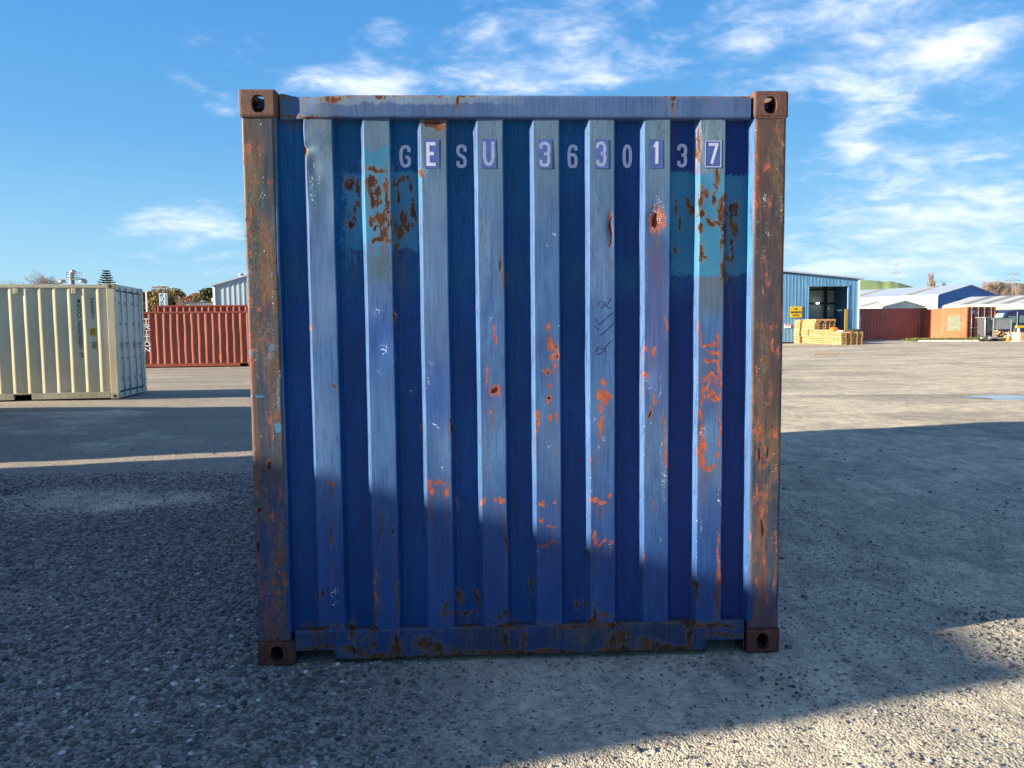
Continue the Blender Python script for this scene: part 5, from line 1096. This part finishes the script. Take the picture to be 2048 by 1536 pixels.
# floodlight tower over the cream container
D = 46; a = pt(148, 640, D); t = empty('floodlight_tower', (a[0], a[1], 0), label='grey floodlight tower with work platform rising over the cream container', cat='floodlight'); z_ = lambda py: pt(148, py, D)[2]; x_ = lambda px: pt(px, 560, D)[0]-a[0]
mb = MB(); mb.bar((0, 0, 0), (0, 0, z_(545)), .17, .15, 8); mb.build('pole', M['galv'], t)
mb = MB(); mb.box(x_(117), x_(170), -.12, .12, z_(559.5), z_(557.5)); mb.bar((x_(121), 0, z_(565)), (x_(128), 0, z_(559)), .12); mb.bar((x_(172), 0, z_(565)), (x_(163), 0, z_(559)), .12); mb.build('crossarm', M['galv'], t)
for px in (125, 165): mb = MB(); mb.bar((x_(px), 0, z_(565)), (x_(px), 0, z_(560)), .26, .10, 10); mb.build('lamp_head', M['galv'], t)
mb = MB(); mb.box(x_(138), x_(158), -.3, .3, z_(554.8), z_(554)); 
for px in (138, 158):
    for y in (-.3, .3): mb.bar((x_(px), y, z_(554)), (x_(px), y, z_(545)), .022, n=4)
for y in (-.3, .3): mb.bar((x_(138), y, z_(545)), (x_(158), y, z_(545)), .022, n=4); mb.bar((x_(138), y, z_(549.5)), (x_(158), y, z_(549.5)), .018, n=4)
mb.build('platform', M['galv'], t)
mb = MB(); mb.bar((x_(146), 0, z_(546)), (x_(149), 0, z_(541)), .2, .16, 10); mb.bar((x_(144.5), 0, z_(544)), (x_(150), 0, z_(544)), .1, n=6); mb.build('beacon', M['galv'], t)

# ------------------------------------------------------------------ things by the long shed
def wheel(mb_t, mb_r, c, r, w, ax='y'):
    a = Vector(c); d = {'y': Vector((0, w/2, 0)), 'x': Vector((w/2, 0, 0))}[ax]; mb_t.bar(a-d, a+d, r, n=20); mb_r.bar(a-d*1.06, a+d*1.06, r*.58, n=14)
DV = 60.; c = pt(1988, 684, DV); zv = float(zg(c[0], c[1])); M['navy'] = simple('navy_van_paint', (.025, .035, .11), .25, 0, .1, 3); M['glass'] = simple('pale_green_glass', (.20, .36, .32), .08, 0, .1, 3); M['tyre'] = simple('tyre_rubber', (.02, .02, .02), .8)
van = empty('parked_van', (c[0], c[1], zv), R_(8), label='dark navy high roofed van parked by the long pale shed', cat='van'); VL, VH, VW = 5.2, 2.45, 1.95
prof = [(.0, .45), (.05, 1.05), (.42, 1.25), (.62, 1.45), (1.10, 2.25), (1.35, 2.40), (1.9, VH), (VL-.1, VH), (VL, 2.3), (VL, .42), (VL-.3, .3), (.2, .3)]
mb = MB(); mb.prism(prof, 0, VW); mb.build('body', M['navy'], van, .05)
for (x0, x1, z0, z1) in ((1.30, 1.95, 1.40, 1.95), (2.35, 3.45, 1.4, 1.98), (3.75, 4.75, 1.4, 1.98)):
    MB().box(x0, x1, -.012, .004, z0, z1).build('window', M['glass'], van, .01); MB().box(x0, x1, VW-.004, VW+.012, z0, z1).build('window', M['glass'], van, .01)
mb = MB(); mb.add([(.66, .12, 1.50), (.66, VW-.12, 1.50), (1.06, VW-.2, 2.19), (1.06, .2, 2.19), (.64, .12, 1.51), (.64, VW-.12, 1.51), (1.04, VW-.2, 2.20), (1.04, .2, 2.20)], [(4, 5, 6, 7), (0, 1, 5, 4), (1, 2, 6, 5), (2, 3, 7, 6), (3, 0, 4, 7)]); mb.build('windscreen', M['glass'], van)
mb = MB(); mb.box(2.08, 2.12, -.016, .002, .5, 2.3); mb.build('door_trim', M['trim'], van)
for x in (1.0, VL-1.0):
    for y in (.02, VW-.02):
        a_, b_ = MB(), MB(); wheel(a_, b_, (x, y, .34), .34, .22); tt = a_.build('wheel', M['tyre'], van); b_.build('rim', M['galv'], tt)
for y in (.25, VW-.25): MB().box(-.02, .06, y-.14, y+.14, .78, .95).build('headlight', M['signwhite'], van, .02)
# mesh trailer / cage bin
DT = 56.5; c = pt(1984, 690, DT); zt0 = float(zg(c[0], c[1])); sc = DT/F
cage = empty('steel_trailer', (c[0], c[1], zt0), R_(2), label='grey steel cage trailer filled with timber offcuts and rubble', cat='trailer'); x0, x1 = 2*sc, 39*sc
mb = MB()
for x in (x0, x1):
    for y in (0, 1.1): mb.box(x-.035, x+.035, y-.035, y+.035, .22, 1.72)
for z in (.22, 1.68): mb.box(x0, x1, -.03, .03, z, z+.07); mb.box(x0, x1, 1.07, 1.13, z, z+.07); mb.box(x0-.03, x0+.03, .03, 1.07, z, z+.07); mb.box(x1-.03, x1+.03, .03, 1.07, z, z+.07)
mb.build('frame', M['galv'], cage)
mb = MB(); mb.box(x0+.036, x1-.036, -.012, .012, .92, 1.68); M['sheetgrey'] = simple('dull_grey_sheet', (.24, .27, .27), .6, 0, .15, 5); mb.build('side_sheet', M['sheetgrey'], cage); mb = MB(); mb.box(x0+.03, x1-.03, 1.09, 1.11, .29, 1.68); mb.build('side_sheet', M['galv'], cage)
mb = MB(); mb.box(x0+.035, x1-.035, .04, 1.06, .25, .30); mb.build('floor_sheet', M['galv'], cage)
mb = MB(); mb.box(x0-.1, x1+.06, -.06, 1.16, 1.76, 1.80); mb.build('lid', M['dark'], cage)
for y in (.1, .95):
    a_, b_ = MB(), MB(); wheel(a_, b_, (-.17, y, .25), .25, .16); tt = a_.build('wheel', M['tyre'], cage); b_.build('rim', M['galv'], tt)
mb = MB(); mb.bar((-.17, .1, .25), (-.17, .95, .25), .04); mb.box(-.2, x0+.0, .48, .56, .25, .31); mb.build('axle', M['galv'], cage)
M['debris'] = simple('timber_offcuts', (.50, .34, .22), .85, 0, .5, 5)
mb = MB(); rr = random.Random(3)
for i in range(60):
    p = Vector((rr.uniform(x0+.12, x1-.12), rr.uniform(.1, 1.0), rr.uniform(.33, .80))); d = Vector((rr.uniform(-1, 1), rr.uniform(-1, 1), rr.uniform(-.5, .5))).normalized()*rr.uniform(.08, .2); mb.bar(p-d, p+d, rr.uniform(.02, .06), n=4)
tag(mb.build('timber_offcuts', M['debris'], None), 'heap of broken timber and rubble inside the grey cage trailer', 'offcuts', kind='stuff').location = (c[0], c[1], zt0)
# dark wheeled bin next to it
bx = empty('wheeled_bin', (c[0]-.46, c[1]+.3, zt0), label='tall dark grey tapered bin beside the cage trailer', cat='bin'); M['binplastic'] = simple('dark_grey_plastic', (.07, .08, .09), .5)
mb = MB(); zb_, zt3 = .35, 1.80; b4 = [(.14, .1), (.40, .1), (.40, .8), (.14, .8)]; t4 = [(.0, -.05), (.42, -.05), (.42, .9), (.0, .9)]
mb.add([(x, y, zb_) for x, y in b4]+[(x, y, zt3) for x, y in t4], [(0, 1, 2, 3), (4, 5, 6, 7)]+[(i, (i+1) % 4, 4+(i+1) % 4, 4+i) for i in range(4)]); mb.build('body', M['binplastic'], bx, .03)
mb = MB(); mb.box(-.03, .45, -.1, .95, zt3, zt3+.05); mb.build('lid', M['galv'], bx, .01)
mb = MB(); mb.bar((-.12, 0, zt3+.02), (-.03, 0, zt3+.02), .03); mb.bar((-.10, .85, zt3+.02), (-.03, .85, zt3+.02), .03); mb.bar((.02, -.06, zt3), (.14, .06, zb_), .02); mb.build('lifting_arm', M['signwhite'], bx)
mb = MB(); mb.bar((.2, .15, 0), (.2, .15, zb_+.01), .04); mb.bar((.35, .7, 0), (.35, .7, zb_+.01), .04); mb.build('castor', M['tyre'], bx)
# traffic cone
c = pt(2016.5, 691, 54.5); z0 = float(zg(c[0], c[1])); M['cone'] = simple('faded_orange_plastic', (.75, .25, .06), .6)
cone = empty('traffic_cone', (c[0], c[1], z0), label='orange traffic cone standing before the cage trailer', cat='cone')
mb = MB(); mb.bar((0, 0, .04), (0, 0, .75), .17, .035, 16); mb.build('cone_body', M['cone'], cone); mb = MB(); mb.box(-.22, .22, -.22, .22, 0, .04); mb.build('cone_base', M['cone'], cone, .01); mb = MB(); mb.bar((0, 0, .44), (0, 0, .58), .101, .074, 16, False); mb.build('reflective_band', M['signwhite'], cone)
# yellow barrier rail on posts
c = pt(2036, 692, 54.); z0 = float(zg(c[0], c[1])); br_ = empty('barrier_rail', (c[0], c[1], z0), label='yellow topped barrier rail on pale posts at the right edge', cat='barrier'); s = 54/F
mb = MB(); mb.box(-6*s, 26*s, -.1, .1, 1.0, 1.18); mb.build('rail', M['yellow'], br_, .02)
for x in (0., 20*s): mb = MB(); mb.box(x-.06, x+.06, -.06, .06, 0, 1.0); mb.build('post', M['creamwall'], br_); 
mb = MB(); mb.box(-.4, .4, -.25, .25, 0, .05); mb.build('foot_plate', M['creamwall'], br_)
mb = MB(); c = pt(2040, 690, 55.5); mb.box(0, 1.2, 0, .9, 0, .62); mb.box(-.03, 1.23, -.03, .93, .62, .68); tag(mb.build('timber_crate', M['debris'], None, .01), 'brown crate on the ground behind the yellow barrier rail', 'crate').location = (c[0], c[1], float(zg(c[0], c[1])))
mb = MB(); c = pt(2029, 686, 57.5); mb.bar((0, 0, 0), (0, 0, .95), .26, .22, 12); mb.bar((0, 0, .95), (0, 0, 1.02), .24, .24, 12); tag(mb.build('drum', M['binplastic'], None), 'grey drum between the van and the yellow barrier rail', 'drum').location = (c[0], c[1], float(zg(c[0], c[1])))
# kerb, grass verge, boards
M['grass'] = simple('rough_grass', (.10, .13, .035), .9, 0, .3, 3, (1, 1, 1), (.22, .18, .09), .6)
def strip(name, pts, w, h, mat, **k):
    mb = MB()
    for (a, b) in zip(pts[:-1], pts[1:]):
        a = Vector((a[0], a[1], float(gz(a[0], a[1])))); b = Vector((b[0], b[1], float(gz(b[0], b[1])))); d = (b-a).normalized(); s = Vector((-d.y, d.x, 0))*w; u = Vector((0, 0, h))
        mb.add([a, b, b+s, a+s, a+u, b+u, b+s+u, a+s+u], [(4, 5, 6, 7), (0, 1, 5, 4), (1, 2, 6, 5), (2, 3, 7, 6), (3, 0, 4, 7)])
    return mb.build(name, mat, None, **k)
k0, k1, k2 = pt(1836, 684.5, 60), pt(1900, 688, 58.5), pt(1976, 691, 57.4)
strip('kerb', [k0, k1, k2], .25, .10, M['concrete'], kind='structure')
mb = MB(); vs = [k0+np.array([0, .3, 0]), k2+np.array([0, .3, 0]), k2+np.array([6, .2, 0]), k2+np.array([6, 7, 0]), k0+np.array([2, 4, 0])]
mb.add([(v[0], v[1], float(gz(v[0], v[1]))+.05) for v in vs], [(0, 1, 2, 3, 4)]); mb.build('verge', M['grass'], None, kind='structure')
V0 = []; rg = np.random.default_rng(8); n = 5000; t_ = rg.uniform(0, 1, n); u_ = rg.uniform(0, 1, n)**2
bxs = k0[0]+(k2[0]+1-k0[0])*t_+u_*.4; bys = k0[1]+.35+(k2[1]-k0[1])*t_+u_*3.0; h_ = rg.uniform(.08, .28, n); a_ = rg.uniform(0, math.pi, n); zz0 = gz(bxs, bys)+.04
dxs, dys = np.cos(a_)*.03, np.sin(a_)*.03; lx_, ly_ = rg.normal(0, .06, n), rg.normal(0, .06, n)
P = np.stack([np.stack([bxs-dxs, bys-dys, zz0], -1), np.stack([bxs+dxs, bys+dys, zz0], -1), np.stack([bxs+lx_, bys+ly_, zz0+h_], -1)], 1).reshape(-1, 3)
tag(np_mesh('grass', P, np.arange(3*n).reshape(-1, 3), M['grass']), 'rough yellowing grass along the kerb by the orange container', 'grass', kind='stuff')
c = pt(1654, 712, 41); mb = MB(); mb.box(-.75, .55, 0, .12, 0, .05); mb.box(.5, 1.2, .05, .17, .0, .04); tag(mb.build('timber_plank', M['wood'], None), 'pale plank lying on the gravel in front of the pallets', 'plank').location = (c[0], c[1], float(gz(c[0], c[1])))

# ------------------------------------------------------------------ hills, pylons, trees
def hill(name, prof, D, depth, mat, seed, zb=0.):
    nn = 90; pxs = np.linspace(prof[0][0], prof[-1][0], nn); pys = np.interp(pxs, [p[0] for p in prof], [p[1] for p in prof]); rows = []
    for k in range(14):
        f = k/13; Dk = D-depth*(1-f) if k < 11 else D+depth*.5*(k-10)
        row = []
        for px, py in zip(pxs, pys):
            top = pt(px, py, D); q = pt(px, py, Dk); h = (top[2]-zb)*(sst(k/10.) if k < 11 else max(0, 1-.33*(k-10)))
            row.append((q[0], q[1], zb+float(h)*(1+.02*math.sin(k*1.1+px*.03+seed)*(k < 8))))
        rows.append(row)
    P = np.array(rows).transpose(1, 0, 2); return tag(np_mesh(name, P.reshape(-1, 3), grid_faces(nn, 14), mat, None, True), kind='structure')
M['hillgreen'] = simple('green_pasture', (.24, .34, .13), .9, 0, .2, .01, (1, 1, 1), (.34, .34, .2), .5); M['hillbrown'] = simple('dry_hillside', (.16, .16, .085), .9, 0, .2, .012, (1, 1, 1), (.10, .09, .05), .6)  # pasture green paled in its colour for distance haze
hill('hill', [(1500, 575), (1600, 568), (1700, 567.5), (1730, 567.5), (1760, 569), (1765, 571), (1780, 569), (1800, 573), (1815, 577), (1850, 588), (1950, 610)], 1500, 500, M['hillgreen'], 1)
hill('hill', [(1900, 612), (1950, 590), (1978, 574), (1995, 570), (2015, 575), (2030, 573), (2048, 575), (2150, 590), (2300, 615)], 1100, 400, M['hillbrown'], 2)
M['bark'] = simple('bare_bark', (.13, .10, .085), .9, 0, .2, 2); M['palebark'] = simple('pale_twigs', (.28, .20, .175), .9, 0, .2, 2)
TW = .02
def branches(mb, p, d, L, r, lv, rng, up=.25, spread=.55, nb=3):
    if lv == 0 or L < .12: return
    k = 3; q = p
    for i in range(k):
        d = (d+Vector((rng.gauss(0, .11), rng.gauss(0, .11), rng.gauss(0, .05)+up*.12))).normalized(); q2 = q+d*L/k; ra = max(TW, r*(1-.45*i/k)); rb = max(TW, r*(1-.45*(i+1)/k)); mb.bar(q, q2, ra, rb, 4 if lv < 4 else 6, False)
        for _ in range(nb if i else 1):
            a = rng.uniform(0, math.tau); s = rng.uniform(.4, 1)*spread; o = Vector((math.cos(a), math.sin(a), 0)); dd = (d*(1-s*.35)+o*s+Vector((0, 0, up))).normalized()
            branches(mb, q2, dd, L*rng.uniform(.52, .74), rb*.62, lv-1, rng, up, spread, nb)
        q = q2
def bare_tree(px, ytop, D, label, seed, r=.22, lv=4, up=.25, spread=.55, mat='bark', base=0, hk=.43):
    global TW
    TW = .00013*D
    rng = random.Random(seed); c = pt(px, 660, D); top = pt(px, ytop, D)[2]; H = top-base; t = empty('bare_tree', (c[0], c[1], base), label=label, cat='tree')
    tr = MB(); h0 = H*.28; tr.bar((0, 0, -.2), (0, 0, h0), r*1.25, r, 8); tr.build('trunk', M[mat], t)
    mb = MB(); branches(mb, Vector((0, 0, h0)), Vector((0, 0, 1)), H*hk, r*.9, lv, rng, up, spread, 3)
    z = max(v[2] for v in mb.v); s = (H-h0)/(z-h0); mb.v = [(v[0]*s, v[1]*s, h0+(v[2]-h0)*s) for v in mb.v]; mb.build('crown', M[mat], t); return t
bare_tree(80, 540, 75, 'wide bare tree above the roof of the cream container', 3, .14, 5, .10, .95, 'palebark')
bare_tree(40, 550, 78, 'smaller bare tree left of the wide one over the cream container', 5, .11, 4, .15, .9, 'palebark')
bare_tree(365, 588, 78, 'bare pale tree before the autumn foliage over the red containers', 8, .11, 4, .35, .7, 'palebark')
bare_tree(388, 596, 77, 'small bare shrub tree beside the workshop roof', 14, .08, 4, .45, .5, 'palebark')
bare_tree(1866, 540, 210, 'tall narrow bare poplar behind the grey warehouse roof', 9, .35, 5, .75, .28, 'palebark', .3, .5)
bare_tree(1882, 558, 214, 'short bare tree right beside the narrow poplar', 10, .25, 4, .6, .35, 'palebark', .3)
for i, (px, yt, lab) in enumerate(((1968, 559, 'leftmost bare tree in the clump right of the warehouse peak'), (1984, 556, 'second bare tree from the left in the clump right of the warehouse'), (2000, 557, 'third bare tree of the clump before the brown hill'), (2014, 561, 'rightmost bare tree of the clump before the brown hill'))): bare_tree(px, yt, 190, lab, 20+i, .2, 4, .45, .5, 'palebark', .3)
# conifer with level whorls
c = pt(217, 640, 95); t = empty('conifer', (c[0], c[1], 0), label='slim tiered conifer showing above the end of the cream container', cat='tree'); H = pt(217, 540.5, 95)[2]; mb = MB(); mb.bar((0, 0, 0), (0, 0, H), .16, .02, 8); mb.build('trunk', M['bark'], t)
M['needle'] = simple('grey_green_needles', (.06, .09, .065), .9, 0, .3, 3); mb = MB(); rr = random.Random(2); z = H-.15; k = 0
while z > 3.2:
    L = .25+(H-z)*.36*rr.uniform(.8, 1.15)
    for i in range(7):
        a = i*math.tau/7+k*.4+rr.uniform(-.15, .15); e = Vector((math.cos(a)*L, math.sin(a)*L, z+L*.16)); b0 = Vector((0, 0, z)); mb.bar(b0, e, .035, .015, 4, False)
        for j in range(7):
            f = .25+.75*j/6; p = b0.lerp(e, f)
            for s_ in (-1, 1): mb.bar(p, p+Vector((-math.sin(a)*s_*.22*(1.2-f), math.cos(a)*s_*.22*(1.2-f), rr.uniform(-.04, .12)))+Vector((math.cos(a), math.sin(a), 0))*.12, .07, .03, 4, False)
    z -= .30; k += 1
mb.build('crown', M['needle'], t)
# autumn trees: leaf clumps through each crown
def leafmat(name, c1, c2, c3):
    m, nt, b = material(name); A = N(nt, 'ShaderNodeAttribute', attribute_name='tone').outputs['Fac']; c = mixc(nt, A, c1, c2); tc = N(nt, 'ShaderNodeTexCoord'); n_ = noise(nt, tc.outputs['Object'], 1.4, 3); c = mixc(nt, ramp(nt, n_, .45, .6), c, c3)
    nt.links.new(c, b.inputs['Base Color']); b.inputs['Roughness'].default_value = .8; return m
M['l_olive'] = leafmat('olive_autumn_leaves', (.20, .18, .05), (.38, .30, .09), (.26, .17, .06)); M['l_rust'] = leafmat('rusty_autumn_leaves', (.36, .17, .09), (.50, .25, .14), (.32, .20, .08)); M['l_green'] = leafmat('dark_green_leaves', (.05, .08, .025), (.10, .13, .04), (.12, .10, .03)); M['l_pink'] = leafmat('pinkish_autumn_leaves', (.36, .19, .15), (.48, .28, .22), (.30, .20, .10))
def leafy(px, ytop, D, w, mat, label, seed, n=6500):
    rng = np.random.default_rng(seed); c = pt(px, 660, D); top = pt(px, ytop, D)[2]; t = empty('autumn_tree', (c[0], c[1], 0), label=label, cat='tree', group='autumn trees over the red containers')
    tr = MB(); tr.bar((0, 0, -.1), (0, 0, top*.55), .18, .10, 8)
    R = w*D/F; zc = top*.68; cl = []
    for i in range(26):
        a, rr_, zz = rng.uniform(0, math.tau), rng.uniform(0, 1)**.6, rng.uniform(-1, 1); k_ = math.sqrt(max(0, 1-zz*zz)); cl.append((math.cos(a)*R*.8*rr_*k_, math.sin(a)*R*.8*rr_*k_, zc+zz*(top-zc)*.9, R*rng.uniform(.26, .42), rng.uniform(0, 1)))
    for q in cl[:9]: tr.bar((0, 0, top*.35), q[:3], .07, .02, 5, False)
    tr.build('trunk', M['bark'], t); cl = np.array(cl); k = rng.integers(0, len(cl), n); u = rng.normal(size=(n, 3)); u /= np.linalg.norm(u, axis=1, keepdims=True); P0 = cl[k, :3]+u*cl[k, 3:4]*rng.uniform(.55, 1.1, (n, 1))
    P0[:, 2] = np.minimum(P0[:, 2], top); a = rng.normal(size=(n, 3)); a /= np.linalg.norm(a, axis=1, keepdims=True); b = np.cross(a, rng.normal(size=(n, 3))); b /= np.linalg.norm(b, axis=1, keepdims=True); s = rng.uniform(.08, .17, (n, 1))
    P = np.stack([P0-a*s, P0+b*s*.6, P0+a*s, P0-b*s*.6], 1).reshape(-1, 3); o = np_mesh('crown', P, np.arange(4*n).reshape(-1, 4), M[mat], t); attr_f(o.data, 'tone', np.repeat(np.clip(cl[k, 4]+rng.normal(0, .2, n), 0, 1), 4))
for i, (px, yt, w, mt, lab) in enumerate(((286, 584, 15, 'l_rust', 'reddish autumn tree right beside the doors of the cream container'), (303, 583, 15, 'l_olive', 'olive tree behind the thin white pole'), (327, 574, 17, 'l_pink', 'tallest pinkish autumn tree over the red containers'), (322, 589, 14, 'l_olive', 'low olive tree in front of the tallest pinkish one'),
        (345, 577, 13, 'l_olive', 'olive tree just right of the tallest pinkish one'), (364, 586, 13, 'l_olive', 'yellow green tree behind the pale bare tree'), (381, 592, 11, 'l_rust', 'low rusty tree behind the workshop vent'), (398, 587, 13, 'l_rust', 'orange brown tree behind the workshop'),
        (413, 588, 11, 'l_rust', 'rusty tree behind the pale flue'), (421, 577, 13, 'l_green', 'dark green tree against the grey shed'), (432, 584, 12, 'l_olive', 'olive tree touching the wall of the grey shed'))): leafy(px, yt, 96+(i % 3)*5, w*2.3, mt, lab, 40+i)
def pylon(px, ytop, D, label, w):
    c = pt(px, 660, D); top = pt(px, ytop, D)[2]; t = empty('pylon', (c[0], c[1], 0), label=label, cat='pylon'); mb = MB(); r = .09; W = lambda z: w*(1-.86*z/top)
    lv = [top*i/9 for i in range(10)]
    for a, b in zip(lv[:-1], lv[1:]):
        for sx in (-1, 1):
            for s_y in (-1, 1): mb.bar((sx*W(a), s_y*W(a), a), (sx*W(b), s_y*W(b), b), r, n=4, cap=False)
        mb.bar((-W(a), -W(a), a), (W(b), -W(b), b), r*.7, n=4, cap=False); mb.bar((W(a), -W(a), a), (-W(b), -W(b), b), r*.7, n=4, cap=False)
    mb.build('lattice_frame', M['galv'], t); 
    for z, L in ((.97, 3.6), (.86, 4.6), (.75, 3.8)): mb = MB(); mb.bar((-L, 0, top*z), (L, 0, top*z), .10, n=4); mb.bar((-L, 0, top*z), (0, 0, top*z+1.0), .06, n=4); mb.bar((L, 0, top*z), (0, 0, top*z+1.0), .06, n=4); mb.build('crossarm', M['galv'], t)
pylon(2022, 545, 420, 'lattice power pylon standing over the bare trees at the right', 2.6)
pylon(1789, 527, 700, 'faint distant power pylon above the green hill', 3.2)
M['pole'] = simple('pale_pole', (.6, .6, .58), .6)
